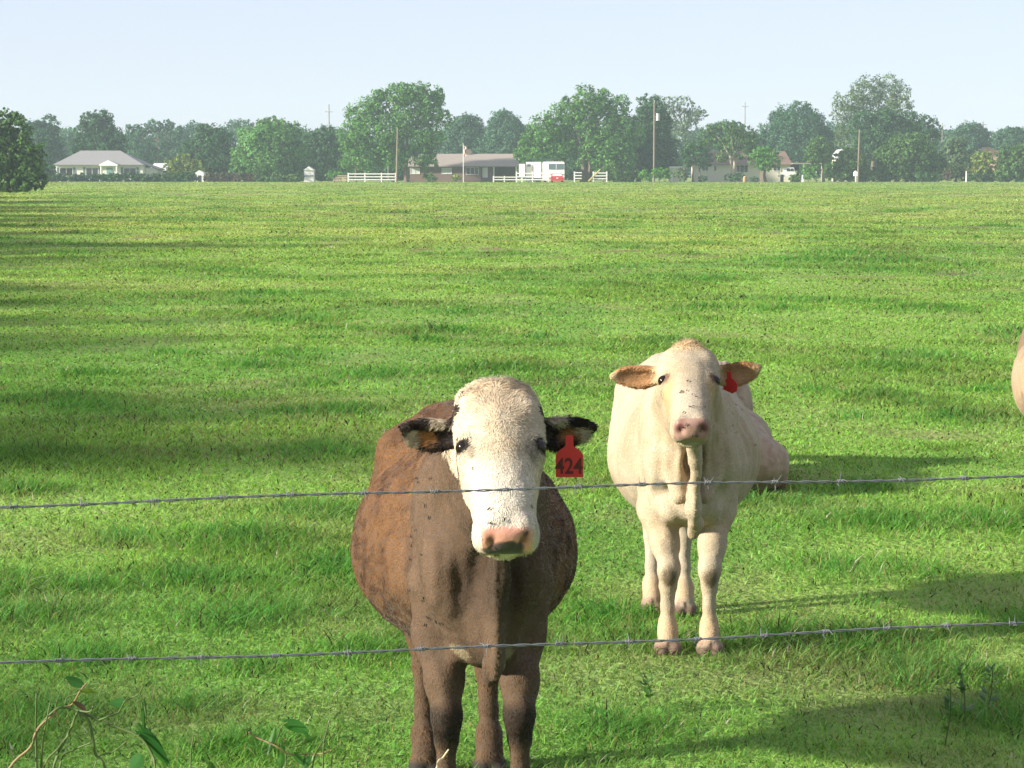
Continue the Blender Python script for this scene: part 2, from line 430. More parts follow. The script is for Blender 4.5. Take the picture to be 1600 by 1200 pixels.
def limbs(mb, base, h, r, tops, rng, n=6):
    """tapered bole that forks towards the given points"""
    bx, by, bz = base
    fork = Vector((bx + rng.uniform(-.04, .04) * h, by, bz + h))
    mid = Vector((bx + rng.uniform(-.05, .05) * h, by, bz + h * .5))
    mb.tube([(bx, by, bz - .1), (bx, by, bz + .06 * h), mid, fork], [r * 1.5, r * 1.08, r * .85, r * .7], n)
    for q in tops:
        q = Vector(q); m1 = fork.lerp(q, .5) + Vector((rng.uniform(-.08, .08) * h, rng.uniform(-.08, .08) * h, .06 * h))
        mb.tube([mid.lerp(fork, .7), m1, q], [r * .5, r * .33, r * .1], 5)
TREES = 0
def tree(label, D, lob, col='mid', trunks=(), name='tree', leaf=.21, density=140, group='trees along the far side of the pasture', bark='bark', depth=.55, cat='tree', **kw):
    """lob: pixel lobes (px, py, rx, ry) in the photograph, at distance D; trunks: (px, top_py, width_px)."""
    global TREES
    TREES += 1
    rng = random.Random(TREES * 7 + 1)
    k = D / FPX
    L3 = []
    for (px, py, rx, ry) in lob:
        c = P(px, py, D); r = (rx + ry) * .5 * k
        L3.append((c.x, D + rng.uniform(-.35, .35) * r, c.z, rx * k, max(r * depth, rx * k * depth), ry * k))
    cx = sum(l[0] for l in L3) / len(L3)
    tx = PX(trunks[0][0], D) if trunks else cx
    root = empty(name, (tx, D, 0), label, cat, group)
    link('crown', crown_mesh('crown', L3, TREES * 13, leaf, density, GREENS[col], (tx, D, 0), **kw), M['leaf'], root)
    mb = MB()
    tops = sorted(L3, key=lambda l: -l[2])[:6]
    tr = trunks or [(800 + tx / k, None, 5)]
    for i, (px, ty, w) in enumerate(tr):
        x = PX(px, D); h = PZ(ty, D) if ty else max(1.2, min(l[2] - l[5] * .4 for l in L3))
        mine = [l for l in tops if abs(l[0] - x) < 7][i % 2::2] or tops[:2]
        limbs(mb, (x, D + rng.uniform(-.5, .5), 0), h, w * .5 * k, [(l[0], l[1], l[2] + .3 * l[5]) for l in mine], rng)
    mb.build('trunk', M[bark], root)
    return root
def mass(x0, x1, yt, yb, n, seed, r=(14, 22), jag=.25):
    """lobes that fill a dome between x0..x1, top yt, bottom yb"""
    rng = random.Random(seed); out = []
    cx, hw = (x0 + x1) / 2, (x1 - x0) / 2
    out.append((cx, (yt + yb) / 2 + 3, hw * .62, (yb - yt) * .42))
    for i in range(n):
        u = -1 + 2 * (i + .5) / n + rng.uniform(-.08, .08)
        top = yb - (yb - yt) * math.sqrt(max(.05, 1 - abs(u) ** 2.4)) * (1 - jag * rng.random())
        rx = rng.uniform(*r); ry = rx * rng.uniform(.8, 1.05)
        x = cx + u * (hw - rx * .6)
        out.append((x, min(top + ry * .85, yb - ry * .6), rx, ry))
        if yb - (top + ry) > 1.6 * ry: out.append((x + rng.uniform(-6, 6), (top + ry * .9 + yb) / 2 + 4, rx * 1.05, (yb - top) * .34))
    return out
G1 = 'trees along the far side of the pasture'
# --- far-back treeline (behind the houses)
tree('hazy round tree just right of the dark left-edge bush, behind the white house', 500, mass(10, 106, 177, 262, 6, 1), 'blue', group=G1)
tree('dark domed oak rising directly behind the left end of the white house roof', 480, mass(103, 200, 171, 268, 7, 2), 'dark', group=G1)
tree('thin-topped hazy pines showing sky gaps right of the white house', 560, [(205, 205, 11, 11), (222, 203, 13, 10), (243, 198, 12, 11), (262, 197, 12, 9), (276, 208, 12, 14), (215, 236, 22, 20), (250, 240, 26, 24), (282, 240, 18, 22)], 'blue', group=G1, trunks=[(215, 215, 3), (248, 212, 3), (266, 212, 3)])
tree('dark dense oak left of the big pale green tree', 455, mass(283, 372, 188, 276, 7, 4), 'dark', group=G1)
tree('small yellow-green tree in front of the dark oak beside the white house', 443, [(268, 260, 13, 11), (286, 252, 14, 12), (303, 262, 14, 12), (285, 268, 24, 10)], 'yellow', group=G1, trunks=[(287, 265, 3)])
tree('big pale green rounded tree with a low skirt left of the wooden stack', 436, [(420, 236, 44, 40), (395, 222, 26, 24), (425, 204, 26, 20), (452, 215, 24, 22), (378, 246, 18, 26), (462, 246, 22, 30), (404, 258, 28, 22), (436, 258, 28, 22), (372, 262, 12, 16)], 'pale', density=150, group=G1)
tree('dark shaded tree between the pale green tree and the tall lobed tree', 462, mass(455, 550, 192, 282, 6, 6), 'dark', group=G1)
tree('reddish-tinged treetop peeping over the pale green tree', 480, [(425, 196, 18, 12), (440, 200, 14, 12), (410, 202, 12, 10), (420, 225, 30, 20)], 'grey', group=G1)
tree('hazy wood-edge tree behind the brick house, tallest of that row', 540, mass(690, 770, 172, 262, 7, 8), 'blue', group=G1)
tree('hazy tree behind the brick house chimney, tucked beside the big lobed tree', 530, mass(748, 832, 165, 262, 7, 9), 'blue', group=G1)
# central-left tall lobed tree
tree('tall many-lobed bright tree with bare limbs showing, left of the brick house', 432,
     [(568, 180, 30, 26), (556, 214, 26, 30), (548, 244, 18, 24), (590, 160, 20, 18), (600, 210, 34, 30), (597, 150, 12, 12), (628, 148, 24, 20), (655, 148, 24, 20), (640, 180, 36, 30), (672, 170, 22, 26), (684, 152, 10, 18), (665, 212, 30, 24), (698, 186, 12, 14), (655, 240, 26, 18), (670, 252, 14, 14), (575, 245, 26, 20), (610, 245, 24, 22)],
     'lush', trunks=[(556, 262, 4), (596, 250, 5), (635, 236, 9), (614, 240, 5)], density=130, bark='bark', group=G1, clump=.36)
# central-right big tree
tree('largest broad tree of the far side, spreading over the white motorhome', 434,
     [(916, 168, 26, 30), (938, 160, 22, 22), (893, 170, 22, 20), (872, 190, 24, 22), (850, 205, 24, 24), (832, 222, 20, 20), (815, 238, 13, 16), (905, 210, 34, 34), (945, 200, 30, 34), (870, 232, 28, 18), (840, 238, 22, 12), (918, 248, 26, 24), (940, 240, 28, 28), (965, 172, 20, 24), (975, 212, 26, 30), (968, 250, 26, 28)],
     'lush', trunks=[(912, 244, 12), (920, 240, 8)], density=135, group=G1, clump=.36)
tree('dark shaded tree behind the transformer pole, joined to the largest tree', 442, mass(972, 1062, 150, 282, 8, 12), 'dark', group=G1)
tree('feathery thin tree top catching sky above the transformer pole', 520, [(1030, 160, 16, 12), (1050, 165, 16, 14), (1068, 162, 14, 13), (1075, 185, 18, 12), (1090, 178, 18, 10), (1065, 200, 24, 22), (1040, 190, 20, 24)], 'grey', density=26, group=G1, trunks=[(1068, 195, 4)])
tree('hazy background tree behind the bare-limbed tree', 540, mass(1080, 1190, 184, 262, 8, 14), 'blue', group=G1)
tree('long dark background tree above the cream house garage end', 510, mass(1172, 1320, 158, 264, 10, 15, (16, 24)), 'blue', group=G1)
tree('pale-limbed half bare tree over the roof of the cream house', 431,
     [(1108, 205, 16, 10), (1140, 200, 20, 12), (1165, 208, 18, 12), (1120, 222, 20, 10), (1150, 222, 24, 12), (1178, 222, 14, 12), (1098, 222, 10, 8), (1135, 238, 16, 10), (1158, 240, 18, 11), (1178, 238, 12, 10), (1128, 248, 8, 6)], 'mid', bark='palebark', trunks=[(1147, 250, 7), (1141, 240, 4)], density=50, group=G1)
tree('dark round umbrella-crowned tree at the left end of the cream house', 428, [(1086, 241, 24, 19), (1074, 248, 14, 15), (1102, 248, 14, 15), (1088, 230, 15, 10)], 'dark', trunks=[(1082, 262, 4), (1093, 262, 3)], group=G1, density=80)
tree('round clipped bright green lollipop tree before the cream house', 426, [(1195, 249, 23, 18), (1186, 244, 15, 13), (1206, 246, 14, 14), (1195, 237, 15, 8)], 'bright', trunks=[(1193, 263, 12)], group=G1, density=95)
tree('narrow-crowned shade tree at the right end of the carport', 428, [(1280, 228, 18, 14), (1268, 238, 13, 12), (1292, 238, 13, 14), (1279, 248, 20, 10)], 'mid', trunks=[(1287, 255, 5)], group=G1, density=80)
tree('tallest pale tree on the right, towering over the dark oak', 500,
     [(1330, 160, 28, 22), (1355, 142, 28, 24), (1385, 135, 28, 22), (1405, 150, 22, 22), (1320, 178, 22, 20), (1365, 170, 40, 24), (1318, 210, 16, 26), (1400, 172, 26, 20), (1335, 205, 22, 22)], 'grey', density=62, group=G1, trunks=[(1362, 200, 7)])
tree('dark flat-topped oak in front of the tallest pale tree', 465, [(1350, 196, 24, 22), (1380, 188, 28, 18), (1415, 192, 28, 18), (1445, 200, 24, 20), (1400, 215, 50, 26), (1360, 222, 30, 24), (1455, 215, 14, 14)], 'dark', group=G1)
tree('rounded vine-draped thicket tree right of the leaning pole', 432, mass(1362, 1480, 206, 283, 8, 22, (16, 24), .15), 'mid', group=G1)
tree('low green thicket beside the white metal shed roof', 430, mass(1290, 1368, 228, 283, 6, 23, (12, 18)), 'mid', group=G1)
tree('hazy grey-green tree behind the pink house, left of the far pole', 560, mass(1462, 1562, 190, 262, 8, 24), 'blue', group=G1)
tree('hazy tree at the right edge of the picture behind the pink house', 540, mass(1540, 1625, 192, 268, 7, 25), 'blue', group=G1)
tree('shaggy palm-like tree left of the white marker post', 440, [(1490, 228, 14, 14), (1505, 222, 10, 10), (1480, 240, 12, 14), (1496, 252, 18, 24), (1520, 255, 18, 22), (1508, 270, 26, 13), (1478, 266, 14, 16)], 'grey', group=G1)
tree('rounded shrubby tree in front of the pink house', 432, [(1535, 250, 16, 14), (1545, 262, 16, 14), (1530, 270, 20, 12), (1550, 272, 22, 10)], 'yellow', group=G1)
tree('dark bushy tree at the right edge beside the pink house', 430, [(1572, 246, 18, 18), (1590, 250, 18, 20), (1605, 244, 18, 24), (1580, 268, 28, 14), (1612, 265, 20, 16)], 'mid', group=G1)
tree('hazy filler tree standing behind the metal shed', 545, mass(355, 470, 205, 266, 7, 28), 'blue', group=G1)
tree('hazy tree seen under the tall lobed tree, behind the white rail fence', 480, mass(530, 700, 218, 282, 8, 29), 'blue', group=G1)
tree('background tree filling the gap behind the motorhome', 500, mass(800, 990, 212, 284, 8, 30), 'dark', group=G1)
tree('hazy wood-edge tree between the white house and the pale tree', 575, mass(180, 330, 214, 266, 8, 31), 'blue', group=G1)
tree('background tree behind the thicket by the leaning pole', 520, mass(1300, 1500, 222, 276, 8, 32), 'dark', group=G1)
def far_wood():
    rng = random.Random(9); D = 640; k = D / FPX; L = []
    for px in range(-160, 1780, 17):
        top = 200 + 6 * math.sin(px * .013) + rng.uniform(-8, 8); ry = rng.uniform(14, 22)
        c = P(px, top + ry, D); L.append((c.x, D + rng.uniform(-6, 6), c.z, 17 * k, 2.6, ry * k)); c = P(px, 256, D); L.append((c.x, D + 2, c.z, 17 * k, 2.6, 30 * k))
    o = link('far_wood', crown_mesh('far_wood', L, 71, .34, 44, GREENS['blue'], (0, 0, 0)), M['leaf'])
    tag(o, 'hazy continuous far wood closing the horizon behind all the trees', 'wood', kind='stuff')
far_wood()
# left tree line (the dark bush at the left edge, and its neighbours outside the frame that shade the pasture)
GL = 'trees of the left field edge'
def edge_tree(label, x, y, h, w, seed, col='mid', leaf=.20, density=70):
    rng = random.Random(seed); L = []
    for i in range(9):
        a = rng.uniform(0, 6.28); rr = w * .5 * rng.uniform(.15, .62); z = h * rng.uniform(.32, .82)
        r = w * rng.uniform(.20, .30)
        L.append((x + math.cos(a) * rr, y + math.sin(a) * rr, z, r, r, min(r * .95, h * .3)))
    L.append((x, y, h * .55, w * .34, w * .34, h * .36))
    L = [(a, b, min(c, h - f), d, e, f) for a, b, c, d, e, f in L]
    root = empty('tree', (x, y, float(gz(x, y))), label, 'tree', GL)
    link('crown', crown_mesh('crown', L, seed, leaf, density, GREENS[col], (x, y, 0)), M['leaf'], root)
    mb = MB(); limbs(mb, (x, y, float(gz(x, y))), h * .35, .03 * h, [(l[0], l[1], l[2]) for l in L[:5]], rng)
    mb.build('trunk', M['bark'], root)
tree('dark green bushy tree at the left edge of the photo, reaching the grass', 236,
     [(-8, 205, 30, 34), (24, 212, 28, 30), (10, 190, 22, 22), (45, 232, 24, 26), (58, 250, 17, 22), (30, 258, 34, 30), (-10, 258, 34, 34), (52, 276, 22, 18), (15, 282, 38, 20), (-20, 280, 34, 22), (-36, 220, 30, 46), (40, 255, 26, 28), (5, 235, 36, 36), (30, 284, 34, 16), (58, 284, 16, 14)], 'mid', group=GL, leaf=.17, density=190, trunks=[(12, 262, 8)])
for a in LEFT_TREES: edge_tree(*a)
# ------------------------------------------------------------------ buildings and roadside things on the far side
def pbox(mb, D, x0, x1, yt, yb, d0, d1):
    """box whose front spans pixels x0..x1, yt..yb at distance D; d0..d1 = depth range relative to D. yb None = ground"""
    z0 = -.15 if yb is None else PZ(yb, D); return mb.box(PX(x0, D), PX(x1, D), D + d0, D + d1, z0, PZ(yt, D))
class Thing:
    def __init__(s, name, D, px, label, cat, group=None):
        s.D = D; s.root = empty(name, (PX(px, D), D, 0), label, cat, group)
    def boxes(s, name, m, bs, parent=None):
        mb = MB()
        for b in bs: pbox(mb, s.D, *b)
        return mb.build(name, M[m], parent or s.root)
    def poly(s, name, m, verts, faces, parent=None):
        """verts in (px, py, depth)"""
        mb = MB(); vs = []
        for px, py, dd in verts:
            vs.append((PX(px, s.D), s.D + dd, PZ(py, s.D)))
        mb.add(vs, faces); return mb.build(name, M[m], parent or s.root)
    def window(s, x0, x1, yt, yb, m='glass', fm='white', mull=1, wall=0.0):
        f = s.boxes('window', fm, [(x0, x1, yt, yt + .7, wall - .10, wall - .01), (x0, x1, yb - .7, yb, wall - .10, wall - .01), (x0, x0 + .7, yt + .7, yb - .7, wall - .10, wall - .01), (x1 - .7, x1, yt + .7, yb - .7, wall - .10, wall - .01)]
                    + [(x0 + (x1 - x0) * (i + 1) / (mull + 1) - .25, x0 + (x1 - x0) * (i + 1) / (mull + 1) + .25, yt + .7, yb - .7, wall - .085, wall - .01) for i in range(mull)])
        s.boxes('pane', m, [(x0 + .7, x1 - .7, yt + .7, yb - .7, wall - .05, wall - .005)], f)
def hip(x0, x1, ye, r0, r1, yr, depth, over=2.0, th=1.0, d0=0.0):
    """closed hip roof: eave rectangle with overhang and a ridge"""
    o = over * .1
    e = [(x0 - over, ye, d0 - o * 4), (x1 + over, ye, d0 - o * 4), (x1 + over, ye, d0 + depth + o * 4), (x0 - over, ye, d0 + depth + o * 4)]
    b = [(x, y + th, d) for x, y, d in e]
    rr = [(r0, yr, d0 + depth / 2), (r1, yr, d0 + depth / 2)]
    return e + b + rr, [(0, 1, 9, 8), (1, 2, 9), (2, 3, 8, 9), (3, 0, 8), (4, 5, 1, 0), (5, 6, 2, 1), (6, 7, 3, 2), (7, 4, 0, 3), (7, 6, 5, 4)]

# -- white hip-roofed house, left
h = Thing('house', 440, 158, 'white single-storey house with grey hip roof and small gabled porch, far left', 'house')
h.boxes('wall', 'offwhite', [(87, 223, 258, None, 0, 9), (223.3, 243, 262, None, 3, 9)])
h.poly('roof', 'shingle_grey', *hip(86, 223, 257, 120, 182, 235, 9))
h.poly('roof', 'shingle_grey', [(222, 256, 2.6), (246, 264.5, 2.6), (246, 264.5, 9.6), (222, 256, 9.6), (222, 257.4, 2.6), (246, 266, 2.6), (246, 266, 9.6), (222, 257.4, 9.6)], [(0, 1, 2, 3), (7, 6, 5, 4), (0, 4, 5, 1), (1, 5, 6, 2), (2, 6, 7, 3), (3, 7, 4, 0)])
h.poly('porch', 'white', [(157, 257.2, -1.6), (171, 250.2, -1.6), (186, 257.2, -1.6), (157, 259, -1.6), (186, 259, -1.6), (157, 257.2, 2), (171, 250.2, 4), (186, 257.2, 2), (157, 259, 2), (186, 259, 2)],
       [(0, 1, 2, 4, 3), (0, 5, 6, 1), (1, 6, 7, 2), (3, 8, 5, 0), (2, 7, 9, 4), (3, 4, 9, 8), (5, 8, 9, 7, 6)])
h.boxes('porch_post', 'white', [(158.5, 160.5, 259.1, None, -1.5, -1.3)]); h.boxes('porch_post', 'white', [(183, 185, 259.1, None, -1.5, -1.3)])
h.boxes('door', 'door_teal', [(166.5, 176, 262, None, -.09, -.01)])
for x0, x1 in ((93, 114), (134, 154), (193, 213)):
    h.window(x0, x1, 262, 275, 'glass')
    for a, b in ((x0 - 4, x0 - .3), (x1 + .3, x1 + 4)): h.boxes('shutter', 'shutter', [(a, b, 261.5, 275.4, -.08, -.01)])
# -- sheds, tents
s = Thing('shed', 462, 256, 'low white-roofed metal shed behind the small yellow-green tree', 'shed')
s.boxes('wall', 'shutter', [(246, 268, 266, None, 0, 4)]); s.poly('roof', 'metal_roof', *hip(234, 268, 265.5, 238, 266, 255, 5, 1))
s = Thing('shed', 437, 311, 'small white arched tent shed between two stretches of hedge', 'shed')
s.poly('cover', 'white', [(305, 286, 0), (305, 270, 0), (311, 266, 0), (318, 270, 0), (318, 286, 0), (305, 286, 3), (305, 270, 3), (311, 266, 3), (318, 270, 3), (318, 286, 3)], [(0, 1, 2, 3, 4), (9, 8, 7, 6, 5), (0, 5, 6, 1), (1, 6, 7, 2), (2, 7, 8, 3), (3, 8, 9, 4), (4, 9, 5, 0)])
s.boxes('door', 'dark', [(309, 314, 274, None, -.06, -.01)])
s = Thing('shed', 434, 483, 'white gable-ended shed beside the big pale green tree', 'shed')
s.boxes('wall', 'white', [(475, 490, 266, None, 0, 3)])
s.poly('roof', 'white', [(474, 266, -.2), (482, 260, -.2), (491, 266, -.2), (474, 266, 3.2), (482, 260, 3.2), (491, 266, 3.2)], [(0, 1, 2), (5, 4, 3), (0, 3, 4, 1), (1, 4, 5, 2), (2, 5, 3, 0)])
s.boxes('trim', 'shutter', [(475, 490, 274, 275.5, -.05, -.01)])
s = Thing('shed', 470, 1315, 'shed with pale sloping metal roof behind the low thicket', 'shed')
s.boxes('wall', 'cream', [(1305, 1325, 246, None, 0, 5)])
s.poly('roof', 'metal_roof', [(1300, 248, -.5), (1310, 233.5, 2.5), (1328, 232.5, 2.5), (1328, 246, -.5), (1300, 248, 5.5), (1328, 246, 5.5)], [(0, 3, 2, 1), (1, 2, 5, 4), (0, 1, 4), (3, 5, 2), (0, 4, 5, 3)])
s = Thing('shed', 438, 1056, 'white flat-sided storage shed left of the cream house', 'shed')
s.boxes('wall', 'cream', [(1046.5, 1066, 263.5, None, 0, 3)]); s.boxes('roof', 'metal_roof', [(1045.5, 1067, 260, 263.3, -.3, 3.3)])
s.boxes('door', 'white', [(1047.5, 1051, 265.5, None, -.05, -.01)])
# -- brick ranch house, centre
h = Thing('house', 440, 722, 'long low brick house with tan gable roof, chimney and carport, centre of the far side', 'house')
h.boxes('wall', 'brick', [(640, 752, 260, None, 0, 9), (752.3, 770, 260, None, .8, 9), (770.3, 808, 260, None, 6, 9)])
h.poly('roof', 'shingle_tan', [(636, 259, -1), (812, 259, -1), (812, 259, 10), (636, 259, 10), (636, 260.5, -1), (812, 260.5, -1), (812, 260.5, 10), (636, 260.5, 10), (640, 240, 4.5), (809, 240, 4.5)],
       [(0, 1, 9, 8), (1, 2, 9), (2, 3, 8, 9), (3, 0, 8), (4, 5, 1, 0), (5, 6, 2, 1), (6, 7, 3, 2), (7, 4, 0, 3), (7, 6, 5, 4)])
h.boxes('chimney', 'brick', [(727.5, 735, 233, 242, 4, 5.4)])
for x0, x1 in ((641, 656), (690, 706)): h.window(x0, x1, 262, 272, 'blind')
h.window(728, 748, 261.5, 273, 'glass', mull=2)
h.boxes('door', 'white', [(753.5, 762, 261.5, 277.5, .72, .79)])
h.boxes('carport_post', 'white', [(805.5, 807.5, 260.6, None, -.6, -.35)])
h.boxes('carport_post', 'white', [(771, 772.5, 260.6, None, -.6, -.35)])
# car in the carport: dark green, low
def car(name, D, x0, x1, yt, label, cat, paint, px_wheel, view='side'):
    c = Thing(name, D, (x0 + x1) / 2, label, cat); return c
# -- cream house, right
h = Thing('house', 442, 1165, 'cream house with brown-red roof half hidden by trees, right of centre', 'house')
h.boxes('wall', 'cream', [(1086, 1235, 257, None, 0, 9)])
h.poly('roof', 'shingle_brown', *hip(1084, 1236, 256.5, 1106, 1231, 236, 9, 1.5))
for x0, x1, mu in ((1097, 1107, 1), (1115, 1120, 0), (1208, 1220, 1)): h.window(x0, x1, 257.8, 267.5, 'glass', 'white', mu)
h.window(1150, 1169, 257.5, 269.5, 'glass', 'white', 2)
h.boxes('carport_roof', 'shingle_tan', [(1236.4, 1284, 254.5, 256.3, -2, 6)])
for x in (1273.5, 1282, 1254): h.boxes('carport_post', 'white', [(x - .6, x + .6, 256.5, None, -1.7, -1.5)])
h.boxes('carport_wall', 'dark', [(1237, 1254, 257, None, 5.5, 5.8)])
# -- pink house far right
h = Thing('house', 505, 1545, 'small pink house with dark gable roof among the trees, far right', 'house')
h.boxes('wall', 'pink', [(1532, 1560, 238, None, 0, 6)])
h.poly('roof', 'shingle_brown', [(1528, 238.5, -.8), (1545, 230, -.8), (1562, 238.5, -.8), (1528, 238.5, 6.6), (1545, 230, 6.6), (1562, 238.5, 6.6)], [(0, 1, 2), (5, 4, 3), (0, 3, 4, 1), (1, 4, 5, 2), (2, 5, 3, 0)])
h.window(1542, 1549, 241.5, 247, 'glass', 'white', 1)
# -- motorhome, trailer, cars
v = Thing('motorhome', 428.5, 866, 'white motorhome facing the field with a wide windscreen, behind the red car', 'motorhome')
v.poly('body', 'white', [(848, 282, 0), (882, 282, 0), (882, 254.5, 0), (880, 252.5, 0), (850, 252.5, 0), (848, 254.5, 0), (848, 282, 9), (882, 282, 9), (882, 254.5, 9), (880, 252.5, 9), (850, 252.5, 9), (848, 254.5, 9)],
       [(5, 4, 3, 2, 1, 0), (6, 7, 8, 9, 10, 11)] + [(i, (i + 1) % 6, (i + 1) % 6 + 6, i + 6) for i in range(6)])
v.boxes('windscreen', 'screen', [(857.5, 880.5, 256, 264.5, -.08, -.01)]); v.boxes('divider', 'white', [(868.7, 869.5, 256, 264.5, -.12, -.085)])
v.boxes('bumper', 'chrome', [(857, 882, 277, 279.5, -.25, -.01)])
for x in (859, 863.5, 868, 872.5, 877): v.boxes('marker_light', 'ochre', [(x, x + 1.2, 251.2, 252.4, .1, .3)])
for x in (859.5, 877.5): v.boxes('headlight', 'chrome', [(x, x + 2.6, 271.5, 273.6, -.07, -.01)])
for x in (849.5, 877): v.boxes('wheel', 'rubber', [(x, x + 3.5, 281, None, .4, 1.3)])
v = Thing('travel_trailer', 429.5, 832, 'white travel trailer parked left of the motorhome', 'trailer')
v.boxes('body', 'white', [(822, 845.5, 253, 278, .5, 3)]); v.boxes('nose', 'white', [(811, 820.5, 256, 276, 0, 2.4)]); v.boxes('window', 'screen', [(824, 829, 256.5, 260, .42, .49)])
v.boxes('skirt', 'shutter', [(821.5, 846, 278.2, None, .7, 2.8)]); v.boxes('wheel', 'rubber', [(838, 841.5, 280, None, .35, .6)])
def front_car(name, D, x0, x1, yt, ym, yb, label, cat, paint, glass='glass', depth=4.3, group=None):
    """car seen end-on: lower body, tapering cabin with screen, lamps, bumper, plate, four wheels"""
    c = Thing(name, D, (x0 + x1) / 2, label, cat, group); w = x1 - x0; i = w * .14
    c.poly('body', paint, [(x0, yb - 1.5, 0), (x1, yb - 1.5, 0), (x1, ym + 1, -.05), (x1 - .8, ym, .1), (x0 + .8, ym, .1), (x0, ym + 1, -.05), (x0, yb - 1.5, depth), (x1, yb - 1.5, depth), (x1, ym + 1, depth), (x1 - .8, ym, depth - .1), (x0 + .8, ym, depth - .1), (x0, ym + 1, depth)],
           [(5, 4, 3, 2, 1, 0), (6, 7, 8, 9, 10, 11)] + [(k, (k + 1) % 6, (k + 1) % 6 + 6, k + 6) for k in range(6)])
    c.poly('cabin', paint, [(x0 + 1, ym - .05, .75), (x1 - 1, ym - .05, .75), (x1 - i, yt, 1.4), (x0 + i, yt, 1.4), (x0 + 1, ym - .05, 3.9), (x1 - 1, ym - .05, 3.9), (x1 - i, yt, 3.0), (x0 + i, yt, 3.0)],
           [(0, 1, 2, 3), (5, 4, 7, 6), (3, 2, 6, 7), (1, 5, 6, 2), (4, 0, 3, 7)])
    c.poly('windscreen', glass, [(x0 + 1.8, ym - .5, .72), (x1 - 1.8, ym - .5, .72), (x1 - i - .6, yt + .6, 1.29), (x0 + i + .6, yt + .6, 1.29), (x0 + 1.8, ym - .5, .79), (x1 - 1.8, ym - .5, .79), (x1 - i - .6, yt + .6, 1.38), (x0 + i + .6, yt + .6, 1.38)], [(0, 1, 2, 3), (7, 6, 5, 4), (0, 4, 5, 1), (1, 5, 6, 2), (2, 6, 7, 3), (3, 7, 4, 0)])
    c.boxes('bumper', paint, [(x0 - .2, x1 + .2, yb - 4, yb - 1.6, -.22, -.01)])
    c.boxes('number_plate', 'white', [(x0 + w * .42, x0 + w * .58, yb - 6.5, yb - 5, -.09, -.055)])
    for x in (x0 + .8, x1 - 3.4): c.boxes('tail_lamp', 'flagred' if paint != 'white' else 'chrome', [(x, x + 2.6, ym + 1.8, ym + 3.2, -.09, -.055)])
    for x in (x0 + .8, x1 - 3.0):
        for d in (.5, depth - 1.2):
            a = PX(x, D); r = .32
            mb = MB(); n = 12; mb.add([(a + s * .22, D + d + r * math.cos(6.283 * k / n), .32 + r * math.sin(6.283 * k / n)) for s in (0, 1) for k in range(n)], [tuple(range(n)), tuple(range(2 * n - 1, n - 1, -1))] + [(k, k + n, (k + 1) % n + n, (k + 1) % n) for k in range(n)])
            mb.build('wheel', M['rubber'], c.root)
    return c
front_car('car', 421, 861, 880.5, 271, 275.5, 284, 'red car with pale window parked tail to the field before the motorhome', 'car', 'red', 'blind')
front_car('car', 443, 776, 797, 273.5, 277.5, 284, 'dark car standing inside the carport of the brick house', 'car', 'shutter')
# pickup: three-quarter side view
v = Thing('pickup_truck', 432, 1231, 'white pickup truck parked beside the cream house', 'pickup')
v.boxes('body', 'white', [(1218.5, 1244.5, 268.5, 276.5, 0, 1.9)])
v.poly('cabin', 'white', [(1224.5, 268.4, .05), (1243, 268.4, .05), (1240.5, 261.8, .25), (1228, 261.8, .25), (1224.5, 268.4, 1.85), (1243, 268.4, 1.85), (1240.5, 261.8, 1.65), (1228, 261.8, 1.65)], [(0, 1, 2, 3), (5, 4, 7, 6), (3, 2, 6, 7), (1, 5, 6, 2), (4, 0, 3, 7), (0, 4, 5, 1)])
v.boxes('window', 'glass', [(1229.5, 1234.5, 263, 267.4, .0, .08)]); v.boxes('window', 'glass', [(1235.5, 1240, 263, 267.4, .0, .08)])
for x in (1219.5, 1238): v.boxes('wheel', 'rubber', [(x, x + 5, 273, None, -.06, .25)])
v.boxes('bumper', 'chrome', [(1217.2, 1218.3, 273.5, 276, .1, 1.8)])
# -- poles
def pole(px, yt, D, w, label, m='pole', lean=0.0, extra=None, name='utility_pole', cat='utility pole'):
    t = Thing(name, D, px, label, cat, 'poles along the far side of the pasture')
    k = D / FPX; x = PX(px, D); z = PZ(yt, D)
    MB().tube([(x, D, -.3), (x + lean * k * .5, D, z * .5), (x + lean * k, D, z)], [w * .5 * k, w * .44 * k, w * .36 * k], 8).build('shaft', M[m], t.root)
    if extra: extra(t, x + lean * k, D, z)
    return t
def arm(w, dz):
    def f(t, x, D, z):
        MB().box(x - w, x + w, D - .18, D - .10, z - dz - .12, z - dz).build('crossarm', M['greypole'], t.root)
        for s in (-.9, 0, .9):
            MB().tube([(x + s * w, D - .14, z - dz), (x + s * w, D - .14, z - dz + .22)], .06, 6).build('insulator', M['plastic'], t.root)
    return f
def transformer(t, x, D, z):
    MB().tube([(x + .55, D - .25, z - 2.9), (x + .55, D - .25, z - 1.75)], .28, 10).build('transformer', M['plastic'], t.root)
    MB().box(x + .05, x + .5, D - .28, D - .22, z - 2.3, z - 2.2).build('bracket', M['greypole'], t.root)
    MB().tube([(x, D, z), (x, D, z + .35)], .05, 6).build('insulator', M['plastic'], t.root)
pole(1022, 160, 430, 3.4, 'tall brown utility pole carrying a grey transformer drum', extra=transformer)
pole(619.5, 200, 427, 3.2, 'bare pale wooden pole in front of the tall lobed tree', lean=2)
pole(1340.5, 202, 428, 3.2, 'slightly leaning bare pole by the right-hand thicket', lean=2)
pole(514.5, 163, 600, 2.2, 'distant utility pole with one crossarm above the pale green tree', 'greypole', extra=arm(.9, 1.6))
pole(1535, 190, 560, 2.2, 'distant grey pole rising behind the pink house', 'greypole', extra=arm(.8, .6))
pole(1163.5, 160, 600, 1.8, 'distant thin pole above the cream house trees', 'greypole', extra=arm(.7, .8))
